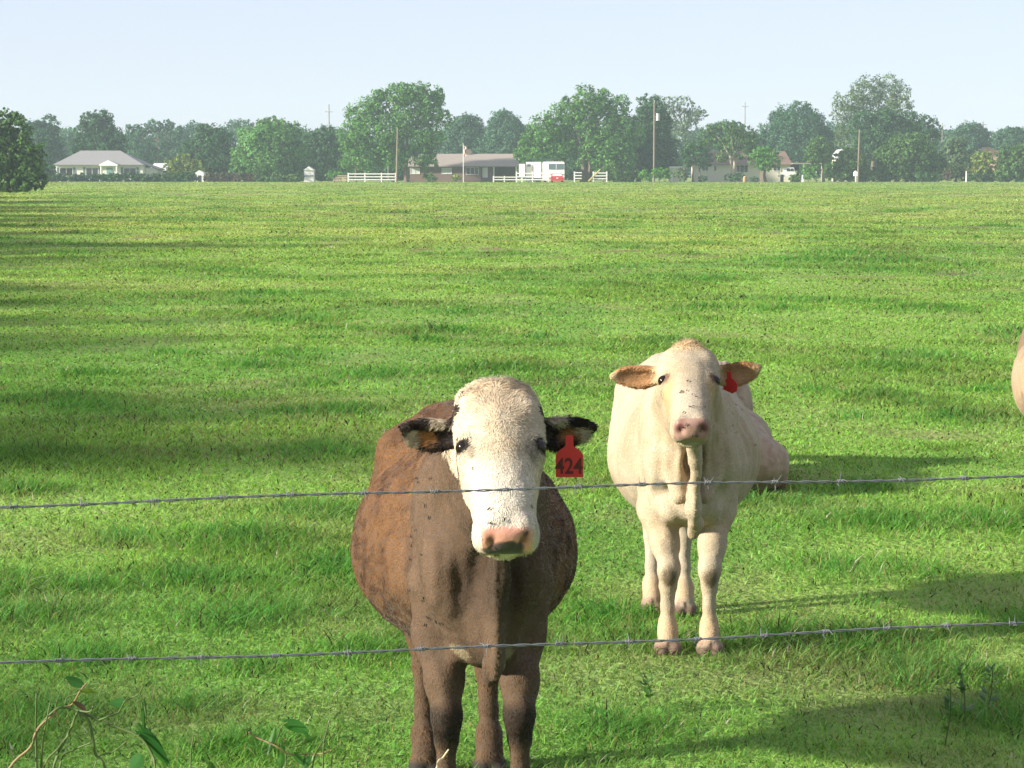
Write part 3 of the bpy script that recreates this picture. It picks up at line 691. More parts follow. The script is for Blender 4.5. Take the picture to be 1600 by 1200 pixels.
pole(1471.5, 192, 590, 1.8, 'distant thin pole right of the dark flat-topped oak', 'greypole', extra=arm(.7, .6))
pole(606.5, 260, 429, 1.8, 'short dark post left of the bare wooden pole', 'greypole', name='post', cat='post')
pole(1510, 267.5, 424, 2.4, 'short white marker post at the field edge on the far right', 'white', name='post', cat='post')
pole(1254, 273, 424, 2.4, 'short white post beside the pickup truck', 'white', name='post', cat='post')
pole(832.5, 258, 428, 2.6, 'dark thin post standing in the white fence before the trailer', 'pole', name='post', cat='post')
t = Thing('mailbox', 427, 1337, 'white box on a post beside the leaning bare pole', 'box'); t.boxes('post', 'white', [(1336.3, 1338.2, 275, None, 0, .15)]); t.poly('box', 'white', [(1334, 275, 0), (1340, 275, 0), (1340, 269, 0), (1337, 266.5, 0), (1334, 269, 0), (1334, 275, .5), (1340, 275, .5), (1340, 269, .5), (1337, 266.5, .5), (1334, 269, .5)], [(4, 3, 2, 1, 0), (5, 6, 7, 8, 9)] + [(i, (i + 1) % 5, (i + 1) % 5 + 5, i + 5) for i in range(5)])
# guy guard: yellow slanted tube
t = Thing('guy_wire_guard', 426, 929, 'slanted yellow guy wire guard in front of the largest tree', 'guy guard')
a, b = P(919.5, 283.5, 426), P(938, 265, 426); MB().tube([a, a.lerp(b, .5), b], .13, 8).build('sleeve', M['yellow'], t.root)
c = P(945, 258, 426); MB().tube([b, b.lerp(c, .6), c], .025, 5).build('wire', M['greypole'], t.root)
# flagpole
t = Thing('flagpole', 430, 724, 'white flagpole with a limp striped flag before the brick house', 'flagpole')
x = PX(724, 430); MB().tube([(x, 430, -.1), (x, 430, PZ(226, 430))], .05, 8).build('shaft', M['white'], t.root); MB().sphere((x, 430, PZ(226, 430) + .08), .11, 8, 5).build('finial', M['ochre'], t.root)
fm = MB(); nz = 9
for k in range(nz):
    z = PZ(228, 430) - .2 * k; wv = .28 + .14 * math.sin(k * 1.1)
    fm.v += [(x + .08, 429.93, z), (x + .08 + wv * .5, 429.90 + .1 * math.sin(k), z), (x + .08 + wv, 429.93, z)]
fm.f = [(3 * k + j, 3 * k + j + 1, 3 * k + j + 4, 3 * k + j + 3) for k in range(nz - 1) for j in range(2)]
flag = fm.build('flag', None, t.root)
ms = bpy.data.materials.new('striped_flag_cloth'); ms.use_nodes = True; tt = ms.node_tree
tc = tt.nodes.new('ShaderNodeTexCoord'); wv = tt.nodes.new('ShaderNodeTexWave'); wv.inputs['Scale'].default_value = 1.2; rp = tt.nodes.new('ShaderNodeValToRGB')
rp.color_ramp.interpolation = 'CONSTANT'; rp.color_ramp.elements[0].color = (.45, .05, .06, 1); rp.color_ramp.elements[1].position = .5; rp.color_ramp.elements[1].color = (.65, .62, .6, 1)
tt.links.new(tc.outputs['Object'], wv.inputs['Vector']); tt.links.new(wv.outputs['Fac'], rp.inputs['Fac']); tt.links.new(rp.outputs['Color'], tt.nodes['Principled BSDF'].inputs['Base Color'])
flag.data.materials.append(ms)
# -- fences
def rail_fence(label, D, x0, x1, yt, posts, rails, m='white'):
    t = Thing('rail_fence', D, (x0 + x1) / 2, label, 'fence', 'rail fences along the far edge')
    for px in posts: t.boxes('post', m, [(px - .9, px + .9, yt, None, -.08, .08)])
    for ry in rails: t.boxes('rail', m, [(x0, x1, ry, ry + 1.5, -.14, -.085)])
rail_fence('white rail fence under the tall lobed tree, left of the bare wooden pole', 428, 543, 619, 270, (544, 570, 596, 618), (271, 275.5, 280))
rail_fence('white rail fence before the trailer, left of the red car', 425, 806, 858, 268, (807, 815.5, 832, 857), (270, 275.5, 280))
rail_fence('white three-rail fence under the largest tree, right of the red car', 428, 897, 909, 268, (897.5,), (269, 273.5, 278))
rail_fence('broken white three-rail fence beside the yellow guy wire guard', 429, 927, 949, 268, (927, 948), (269.5, 274, 278.5))
rail_fence('low grey rail fence before the carport of the brick house', 430, 771, 806, 275, (771, 788), (276, 280), 'offwhite')
t = Thing('timber_stack', 429, 531, 'stack of pale boards on bearers left of the white rail fence', 'timber stack')
for i, (a, b, y) in enumerate(((520, 543, 281.5), (521, 543, 279), (524, 543, 276.5), (527, 543, 274))): t.boxes('board', 'wood', [(a, b, y, y + 1.4, 0, 1.2)])
for a in (522, 532, 541): t.boxes('bearer', 'dark', [(a, a + 1.2, 274.5, None, .2, 1.0)])
# -- hedge and shrubs
GS = 'shrubs along the far edge'
def shrub(label, D, lob, col, name='shrub', leaf=.17, density=170):
    if name == 'hedge': density = 330
    global TREES
    TREES += 1; rng = random.Random(TREES); k = D / FPX; L = []
    for (px, py, rx, ry) in lob:
        c = P(px, py, D); L.append((c.x, D + rng.uniform(-.2, .2), max(c.z, ry * k * .7), rx * k, min(rx, ry * 1.5) * k * .8, ry * k))
    cx = sum(l[0] for l in L) / len(L); root = empty(name, (cx, D, 0), label, name.replace('_', ' '), GS)
    link('foliage', crown_mesh('foliage', L, TREES * 5, leaf, density, GREENS[col], (cx, D, 0)), M['leaf'], root)
    mb = MB()
    for l in L[:5]: mb.tube([(l[0], l[1], -.1), (l[0] + .1, l[1], l[2])], [.06, .03], 5)
    mb.build('stem', M['bark'], root)
def hedge(label, D, x0, x1, yt, yb, col, seed):
    rng = random.Random(seed); n = max(2, int((x1 - x0) / 8))
    shrub(label, D, [(x0 + (i + .5) * (x1 - x0) / n, (yt + yb) / 2 + rng.uniform(-1, 1.5), 8.5, (yb - yt) * .60) for i in range(n)], col, 'hedge')
hedge('dark clipped hedge below the left windows of the white house', 433, 82, 124, 276, 288, 'dark', 1)
hedge('long dark hedge before the porch and right half of the white house', 433, 124, 246, 275.5, 288, 'dark', 2)
hedge('dark hedge under the small yellow-green tree', 433, 243, 305, 275, 288, 'dark', 3)
hedge('brownish hedge at the foot of the dark oak and pale green tree', 433, 322, 400, 274, 288, 'brown', 4)
hedge('ragged bush row under the pale green tree', 432, 400, 470, 274, 286, 'mid', 5)
hedge('tall dark bush at the left end of the white house', 430, 58, 84, 258, 288, 'dark', 6)
shrub('round green bush in front of the brick house', 432, [(670, 276, 9, 7), (675, 279, 8, 6)], 'mid')
shrub('pale variegated bush beside the flagpole', 431, [(713, 277, 7, 6)], 'yellow')
shrub('green bush under the tall lobed tree near the timber stack', 434, [(517, 274, 10, 7), (528, 272, 8, 5)], 'bright')
shrub('light green bush beneath the transformer pole', 428, [(1008, 274, 10, 10), (1030, 270, 13, 9), (1040, 274, 9, 9)], 'bright')
shrub('spiky grey palm bush beside the white storage shed', 426, [(1062, 270, 9, 9), (1068, 276, 8, 7)], 'grey')
shrub('low bush under the umbrella-crowned tree', 427, [(1098, 279, 9, 5)], 'dark')
shrub('dark low bush beneath the wide window of the cream house', 428, [(1140, 277, 8, 6), (1155, 276, 10, 6)], 'dark')
shrub('small dark bush left of the lollipop tree', 427, [(1178, 280, 8, 4)], 'dark')
shrub('green bush partly hiding the pickup truck', 425, [(1246, 276, 10, 8), (1240, 280, 8, 5)], 'mid')
shrub('rough green bush below the largest tree, right of the yellow guard', 430, [(956, 268, 14, 15), (972, 274, 16, 11), (948, 277, 8, 7)], 'mid')
shrub('green bushy screen behind the carport posts', 432, [(1263, 268, 10, 12), (1275, 270, 8, 12), (1298, 268, 12, 14)], 'bright')
shrub('dry brown bush at the field edge on the far right', 426, [(1481, 274, 9, 8)], 'brown')
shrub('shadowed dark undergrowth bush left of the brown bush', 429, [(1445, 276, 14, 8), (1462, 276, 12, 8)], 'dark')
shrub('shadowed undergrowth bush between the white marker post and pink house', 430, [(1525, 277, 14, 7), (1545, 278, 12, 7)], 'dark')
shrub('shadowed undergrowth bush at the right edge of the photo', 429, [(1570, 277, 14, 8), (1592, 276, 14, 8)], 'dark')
hedge('leafy growth along the wall below the transformer pole', 431, 978, 1000, 266, 285, 'mid', 8)
# yellow item before the cream house
t = Thing('barrel', 427, 1164, 'small orange-yellow barrel before the cream house', 'barrel'); x = PX(1164, 427)
MB().tube([(x, 427, 0), (x, 427, .15), (x, 427, .45), (x, 427, .75), (x, 427, .9)], [.26, .3, .33, .3, .26], 10).build('drum', M['ochre'], t.root); MB().tube([(x, 427, .9), (x, 427, .95)], [.2, .12], 10).build('lid', M['white'], t.root)
# road strip on the far edge
rd = MB(); rd.box(PX(1040, 424.5), 500, 423.4, 425.2, -.2, .05)
tag(rd.build('road', M['asphalt']), kind='structure')
# -- haze: pale humid morning air
hz = MB(); hz.box(-720, 720, -60, 960, -1.6, 26)
hm = bpy.data.materials.new('humid_air'); hm.use_nodes = True; t = hm.node_tree
t.nodes.remove(t.nodes['Principled BSDF']); pv = t.nodes.new('ShaderNodeVolumePrincipled')
pv.inputs['Color'].default_value = (.70, .86, 1.0, 1); pv.inputs['Density'].default_value = HAZE; pv.inputs['Anisotropy'].default_value = .0
t.links.new(pv.outputs[0], t.nodes['Material Output'].inputs['Volume'])
tag(hz.build('haze', hm), 'pale humid morning haze over the far trees', 'haze', kind='stuff')
# ------------------------------------------------------------------ cattle: smooth-union distance field -> one continuous surface
class Field:
    def __init__(s, lo, hi, h):
        s.h = h; s.lo = np.array(lo, np.float32)
        s.n = np.ceil((np.array(hi) - np.array(lo)) / h).astype(int) + 1
        s.F = np.full(s.n, 1.0, np.float32)
        s.ax = [s.lo[i] + h * np.arange(s.n[i], dtype=np.float32) for i in range(3)]
    def _box(s, lo, hi, pad):
        a = np.maximum(np.floor((np.array(lo) - pad - s.lo) / s.h).astype(int), 0)
        b = np.minimum(np.ceil((np.array(hi) + pad - s.lo) / s.h).astype(int) + 1, s.n)
        sl = tuple(slice(a[i], b[i]) for i in range(3))
        X, Y, Z = np.meshgrid(s.ax[0][sl[0]], s.ax[1][sl[1]], s.ax[2][sl[2]], indexing='ij')
        return sl, X, Y, Z
    def _union(s, sl, d, k):
        f = s.F[sl]
        t = np.maximum(k - np.abs(f - d), 0) / k
        s.F[sl] = np.minimum(f, d) - t * t * k * .25
    def _cut(s, sl, d, k):
        f = s.F[sl]; d = -d
        t = np.maximum(k - np.abs(f - d), 0) / k
        s.F[sl] = np.maximum(f, d) + t * t * k * .25
    def ell(s, c, r, k=.05, Rm=None, cut=False):
        c = np.array(c, np.float32); m = max(r)
        sl, X, Y, Z = s._box(c - m, c + m, 2 * k + .03)
        p = np.stack([X - c[0], Y - c[1], Z - c[2]], -1)
        if Rm is not None: p = p @ np.array(Rm, np.float32)       # columns of Rm = the ellipsoid's axes
        q = p / np.array(r, np.float32); k0 = np.sqrt((q * q).sum(-1)); q = q / np.array(r, np.float32); k1 = np.sqrt((q * q).sum(-1)) + 1e-6
        (s._cut if cut else s._union)(sl, k0 * (k0 - 1) / k1, k)
    def cone(s, a, b, ra, rb, k=.04, cut=False, sq=None):
        a = np.array(a, np.float32); b = np.array(b, np.float32); m = max(ra, rb)
        sl, X, Y, Z = s._box(np.minimum(a, b) - m, np.maximum(a, b) + m, 2 * k + .03)
        p = np.stack([X, Y, Z], -1) - a; ab = b - a; L2 = float(ab @ ab)
        t = np.clip((p @ ab) / L2, 0, 1)
        q = p - t[..., None] * ab
        d = np.sqrt((q * q).sum(-1)) - (ra + (rb - ra) * t)
        (s._cut if cut else s._union)(sl, d, k)
    def chain(s, pts, k=.04):
        for (a, ra), (b, rb) in zip(pts[:-1], pts[1:]): s.cone(a, b, ra, rb, k)
    def mesh(s, smooth=2):
        F = s.F; ins = F < 0
        nx, ny, nz = F.shape
        occ = np.zeros((nx - 1, ny - 1, nz - 1), np.uint8)
        for dx in (0, 1):
            for dy in (0, 1):
                for dz in (0, 1):
                    occ += ins[dx:nx - 1 + dx, dy:ny - 1 + dy, dz:nz - 1 + dz]
        act = np.argwhere((occ > 0) & (occ < 8)); del occ
        idx = np.full((nx - 1, ny - 1, nz - 1), -1, np.int32); idx[tuple(act.T)] = np.arange(len(act))
        ps = np.zeros((len(act), 3), np.float32); cnt = np.zeros(len(act), np.float32)
        cr = [(0, 0, 0), (1, 0, 0), (0, 1, 0), (1, 1, 0), (0, 0, 1), (1, 0, 1), (0, 1, 1), (1, 1, 1)]
        for i in range(8):
            for ax in range(3):
                if cr[i][ax]: continue
                c0 = act + np.array(cr[i]); e = np.zeros(3, int); e[ax] = 1; c1 = c0 + e
                f0 = F[tuple(c0.T)]; f1 = F[tuple(c1.T)]; m = (f0 < 0) != (f1 < 0)
                t = f0[m] / (f0[m] - f1[m])
                ps[m] += np.array(cr[i], np.float32) + t[:, None] * e; cnt[m] += 1
        v = s.lo + (act + ps / cnt[:, None]) * s.h
        quads = []
        for ax in range(3):
            f0 = ins.take(range(F.shape[ax] - 1), ax); f1 = ins.take(range(1, F.shape[ax]), ax)
            e = np.argwhere(f0 != f1); o1, o2 = (ax + 1) % 3, (ax + 2) % 3
            e = e[(e[:, o1] > 0) & (e[:, o2] > 0)]
            inside0 = ins[tuple(e.T)]
            d1 = np.zeros(3, int); d1[o1] = 1; d2 = np.zeros(3, int); d2[o2] = 1
            c = [idx[tuple((e - a).T)] for a in (d1 * 0, d1, d1 + d2, d2)]
            q = np.stack(c, -1)
            q[~inside0] = q[~inside0][:, ::-1]
            quads.append(q)
        q = np.concatenate(quads)
        q = q[(q >= 0).all(1)]
        for it in range(smooth):
            acc = np.zeros_like(v); n = np.zeros(len(v), np.float32)
            for i in range(4):
                a, b = q[:, i], q[:, (i + 1) % 4]
                for j in range(3): acc[:, j] += np.bincount(a, v[b, j], len(v)) + np.bincount(b, v[a, j], len(v))
                n += np.bincount(a, minlength=len(v)) + np.bincount(b, minlength=len(v))
            v = v * .45 + .55 * (acc / np.maximum(n, 1)[:, None])
        fn = np.cross(v[q[:, 2]] - v[q[:, 0]], v[q[:, 3]] - v[q[:, 1]])
        vn = np.zeros_like(v)
        for i in range(4):
            for j in range(3): vn[:, j] += np.bincount(q[:, i], fn[:, j], len(v))
        vn /= np.linalg.norm(vn, axis=1)[:, None] + 1e-9
        return v.astype(np.float32), q, vn.astype(np.float32)

def coat_mat(name, rough, bump):
    m = bpy.data.materials.new(name); m.use_nodes = True; t = m.node_tree; b = t.nodes['Principled BSDF']
    at = t.nodes.new('ShaderNodeAttribute'); at.attribute_name = 'Col'
    t.links.new(at.outputs['Color'], b.inputs['Base Color'])
    wet = t.nodes.new('ShaderNodeAttribute'); wet.attribute_name = 'wet'
    r = t.nodes.new('ShaderNodeMapRange'); r.inputs['To Min'].default_value = rough; r.inputs['To Max'].default_value = .28
    t.links.new(wet.outputs['Fac'], r.inputs['Value']); t.links.new(r.outputs[0], b.inputs['Roughness'])
    b.inputs['Specular IOR Level'].default_value = .25
    b.inputs['Sheen Weight'].default_value = .12; b.inputs['Sheen Roughness'].default_value = .5
    tc = t.nodes.new('ShaderNodeTexCoord'); n = t.nodes.new('ShaderNodeTexNoise'); n.inputs['Scale'].default_value = 120; n.inputs['Detail'].default_value = 4
    t.links.new(tc.outputs['Object'], n.inputs['Vector'])
    bp = t.nodes.new('ShaderNodeBump'); bp.inputs['Strength'].default_value = bump; bp.inputs['Distance'].default_value = .004
    t.links.new(n.outputs['Fac'], bp.inputs['Height']); t.links.new(bp.outputs[0], b.inputs['Normal'])
    return m
def hair_mat():
    """hairs shade with the normal of the hide they lie on"""
    m = bpy.data.materials.new('hair'); m.use_nodes = True; t = m.node_tree; b = t.nodes['Principled BSDF']
    at = t.nodes.new('ShaderNodeAttribute'); at.attribute_name = 'Col'
    na = t.nodes.new('ShaderNodeAttribute'); na.attribute_name = 'hide'
    vt = t.nodes.new('ShaderNodeVectorTransform'); vt.vector_type = 'NORMAL'; vt.convert_from = 'OBJECT'; vt.convert_to = 'WORLD'
    t.links.new(na.outputs['Vector'], vt.inputs[0])
    # reflected and transmitted halves share that normal, so a hair is lit like the hide whichever way its own flat face turns
    df = t.nodes.new('ShaderNodeBsdfDiffuse'); tl = t.nodes.new('ShaderNodeBsdfTranslucent'); ad = t.nodes.new('ShaderNodeAddShader'); ng = t.nodes.new('ShaderNodeVectorMath'); ng.operation = 'SCALE'; ng.inputs['Scale'].default_value = -1
    t.links.new(vt.outputs[0], ng.inputs[0]); t.links.new(vt.outputs[0], df.inputs['Normal']); t.links.new(ng.outputs[0], tl.inputs['Normal'])
    for s_ in (df, tl): t.links.new(at.outputs['Color'], s_.inputs['Color'])
    t.links.new(df.outputs[0], ad.inputs[0]); t.links.new(tl.outputs[0], ad.inputs[1]); t.links.new(ad.outputs[0], t.nodes['Material Output'].inputs['Surface']); t.nodes.remove(b)
    return m
M['hide'] = coat_mat('hide', .75, .35); M['hair'] = hair_mat()
M['eye'] = mat('dark_eye', (.010, .006, .004), .12, spec=.35)
M['tagred'] = mat('red_tag_plastic', (.50, .018, .022), .5)
M['ink'] = mat('black_ink', (.085, .010, .011), .7)

class Cow: pass
def rot_cols(a, b, c): return np.stack([a, b, c], -1)
def head_frame(O, pitch, yaw, roll=0.0):
    U = np.array([0, -math.sin(pitch), -math.cos(pitch)]); W = np.array([0, -math.cos(pitch), math.sin(pitch)]); X = np.array([1.0, 0, 0])
    if roll:
        X, W = X * math.cos(roll) + W * math.sin(roll), W * math.cos(roll) - X * math.sin(roll)
    c, s_ = math.cos(yaw), math.sin(yaw); Rz = np.array([[c, -s_, 0], [s_, c, 0], [0, 0, 1]])
    return np.array(O, float), Rz @ X, Rz @ U, Rz @ W
def add_head(F, fr, hs, ears, mz=1.0, ck=1.0):
    O, X, U, W = fr
    Hm = rot_cols(X, U, W)
    def L(x, u, w): return O + (X * x + U * u + W * w) * hs
    E = lambda c, r, k=.03, cut=False, Rm=None: F.ell(L(*c), [q * hs for q in r], k, Hm if Rm is None else Rm, cut)
    Cn = lambda a, b, ra, rb, k=.03, cut=False: F.cone(L(*a), L(*b), ra * hs, rb * hs, k, cut)
    # skull: broad flat forehead, poll crest, tapering bridge, cheeks and jaw
    E((0, .115, -.075), (.112, .150, .085), .02)
    E((0, .018, -.07), (.084, .074, .068), .04)
    for sx in (-1, 1):
        E((sx * .071, .070, -.070), (.050, .080, .065), .04)           # temples / frontal corners
        E((sx * .082, .188, -.062), (.033, .050, .040), .025)         # orbit
        E((sx * .066 * ck, .20, -.125), (.036 * ck, .105, .085), .05)           # cheek
        Cn((sx * .052 * ck, .16, -.175), (sx * .030 * ck, .40, -.105), .048 * ck, .030, .05)   # jaw bone
        E((sx * .092, .160, -.048), (.030, .011, .030), .010)         # upper lid
        E((sx * .088, .222, -.054), (.026, .009, .026), .010)         # lower lid
    Cn((0, .16, -.085), (0, .40, -.065), .088 * ck ** .5, .058 * mz, .05)
    E((0, .30, -.060), (.060, .16, .045), .05)
    for sx in (-1, 1): E((sx * .038 * ck, .36, -.075), (.034 * ck, .11, .05), .05)
    # muzzle: wide square lips, chin
    E((0, .452, -.072), (.078 * mz, .058, .056), .035)
    for sx in (-1, 1):
        E((sx * .044 * mz, .468, -.060), (.040 * mz, .040, .046), .025)
        E((sx * .052 * mz, .462, -.098), (.032 * mz, .042, .034), .025)
    E((0, .496, -.060), (.054, .022, .042), .015)
    E((0, .440, -.140), (.050, .052, .026), .025)
    Cn((-.075, .478, -.122), (.075, .478, -.122), .006, .006, .010, True)      # mouth line
    Cn((-.066, .505, -.118), (.066, .505, -.118), .007, .007, .012, True)
    for sx in (-1, 1):
        E((sx * .040, .522, -.050), (.014, .022, .021), .010, True, rot_cols(*[np.array(v) for v in zip(*[(X * math.cos(sx * .5) + W * math.sin(sx * .5)), U, (W * math.cos(sx * .5) - X * math.sin(sx * .5))])]).T if False else Hm)
        E((sx * .046, .518, -.034), (.020, .014, .010), .010, True)            # comma of the nostril
    # ears
    G = Cow(); G.ears = []
    for sx in (-1, 1):
        e = ears[0 if sx < 0 else 1]
        A = (X * sx + U * e['droop'] + W * e['fwd']); A /= np.linalg.norm(A)         # along the ear
        N = np.array([sx * e.get('nx', 0.0), -1.0, e['nz']]); N -= A * (N @ A); N /= np.linalg.norm(N)      # concave side
        B = np.cross(N, A); B /= np.linalg.norm(B)
        if B[2] < 0: B = -B
        base = L(sx * .085, .075 + e.get('du', 0), -.115); ln = e['len'] * hs
        Em = rot_cols(A, B, N)
        F.cone(base, base + A * ln * .42, .034 * hs, .030 * hs, .02)
        F.ell(base + A * ln * .52 - B * .006 * hs, (ln * .44, e['wid'] * hs, .019 * hs), .02, Em)
        F.cone(base + A * ln * .70 + B * .006 * hs, base + A * ln * .99 + B * e.get('tip', .0) * hs, .020 * hs, .007 * hs, .025)
        F.ell(base + A * ln * .42 - B * e['wid'] * .62 * hs, (ln * .20, e['wid'] * .55 * hs, .012 * hs), .03, Em)
        F.ell(base + A * ln * .56 + N * .022 * hs - B * .004 * hs, (ln * .40, e['wid'] * .80 * hs, .021 * hs), .010, Em, True)
        G.ears.append((base, A, B, N, ln))
    G.fr, G.hs, G.L = fr, hs, L
    return G

def standing(F, p):
    """barrel, shoulders, rump, legs, neck. Local frame: -y is the way the cow faces."""
    bw = p['bw']; bz = p['bz']
    F.ell((p['bx'], .36, bz), (bw, .60, p['bh']), .07)
    F.ell((p['bx'] * .4, -.02, bz + .04), (bw * .66, .46, p['bh'] * .88), .06)
    F.ell((p['bx'], .30, bz - .03), (bw * 1.02, .50, p['bh'] * .92), .10)
    F.cone((0, -.30, p['top'] - .09), (0, .55, p['top'] - .09), .08, .085, .16)
    F.cone((0, .55, p['top'] - .10), (0, .92, p['top'] - .14), .11, .12, .12)
    F.ell((0, .76, bz + .14), (.21, .28, .23), .12)
    F.ell((0, -.48, p['chest'] + .16), (p['cw'] * .66, .19, .26), .08)
    F.ell((0, -.60, p['chest'] + .08), (p['cw'] * .42, .12, .14), .06)
    for sx in (-1, 1): F.ell((sx * p['cw'] * .42, -.57, p['chest'] + .24), (.075, .10, .16), .07)
    for sx in (-1, 1):
        F.ell((sx * .19, .58, p['top'] - .14), (.07, .10, .07), .10)       # hook bones
        F.ell((sx * p['cw'] * .74, -.45, p['top'] - .36), (.066, .15, .27), .03)   # shoulder blade
        F.ell((sx * p['cw'] * .36, -.32, p['top'] - .20), (.09, .24, .15), .07)
        F.ell((sx * p['cw'] * .74, -.58, p['chest'] + .20), (.072, .115, .13), .045)   # point of shoulder
    for sx, (fx, fy), kn in zip((-1, 1), p['front'], p.get('knee', ((0, 0), (0, 0)))):
        tx = sx * p['cw'] * .74; kx = fx + kn[0]; g = p.get('gf', 0)
        F.chain([((tx, -.46, p['chest'] + .14), .100), ((tx * .95, -.43, p['chest'] - .03), .080), ((fx * .7 + tx * .3 + kn[0] * .5, fy + .04, .45), .052), ((kx, fy - .005, .365), .042)], .04)
        F.chain([((kx, fy - .005, .365), .042), ((kx * .5 + fx * .5, fy, .285), .033), ((fx, fy + .005, .19), .0265), ((fx, fy + .005, .12), .030)], .02)
        F.ell((kx, fy - .02, .345), (.044, .043, .058), .018)
        F.cone((fx, fy + .004, .125), (fx, fy - .01, .095), .038, .040, .02)
        F.cone((fx, fy - .01, .095), (fx, fy - .035, .045), .037, .043, .02)
        for c in (-1, 1): F.cone((fx + c * .026, fy - .045, .028), (fx + c * .024, fy - .085, .012), .034, .022, .012)
        F.cone((fx, fy + .052, .115), (fx, fy + .055, .095), .016, .010, .012)
    for sx, (hx, hy) in zip((-1, 1), p['hind']):
        F.ell((sx * .155, .72, bz + .02), (.120, .22, .27), .08)
        F.chain([((sx * .165, .58, .70), .105), ((hx * .5 + sx * .07, hy - .02, .60), .085), ((hx * .9, hy + .10, .46), .058), ((hx, hy + .10, .42), .046)], .05)
        F.chain([((hx, hy + .10, .42), .045), ((hx, hy + .08, .33), .036), ((hx, hy + .04, .20), .029), ((hx, hy + .02, .12), .033)], .02)
        F.cone((hx, hy + .13, .44), (hx, hy + .11, .36), .026, .024, .03)
        F.cone((hx, hy + .015, .12), (hx, hy - .02, .05), .045, .046, .02)
        for c in (-1, 1): F.cone((hx + c * .025, hy - .03, .028), (hx + c * .023, hy - .065, .012), .033, .022, .012)
    # tail
    F.chain([((0, .98, p['top'] - .10), .035), ((0, 1.03, .85), .022), ((.01, 1.01, .52), .014), ((.01, 1.0, .36), .028), ((.01, 1.0, .28), .008)], .02)
    # neck
    O, X, U, W = p['frame']; hs = p['hs']
    nb = O + (U * .05 - W * .12) * hs; th = O + (U * .18 - W * .17) * hs
    F.cone((0, -.36, p['top'] - .22), nb, .175, .105, .12)
    F.cone((0, -.48, p['chest'] + .24), th, .100, .060, .07)

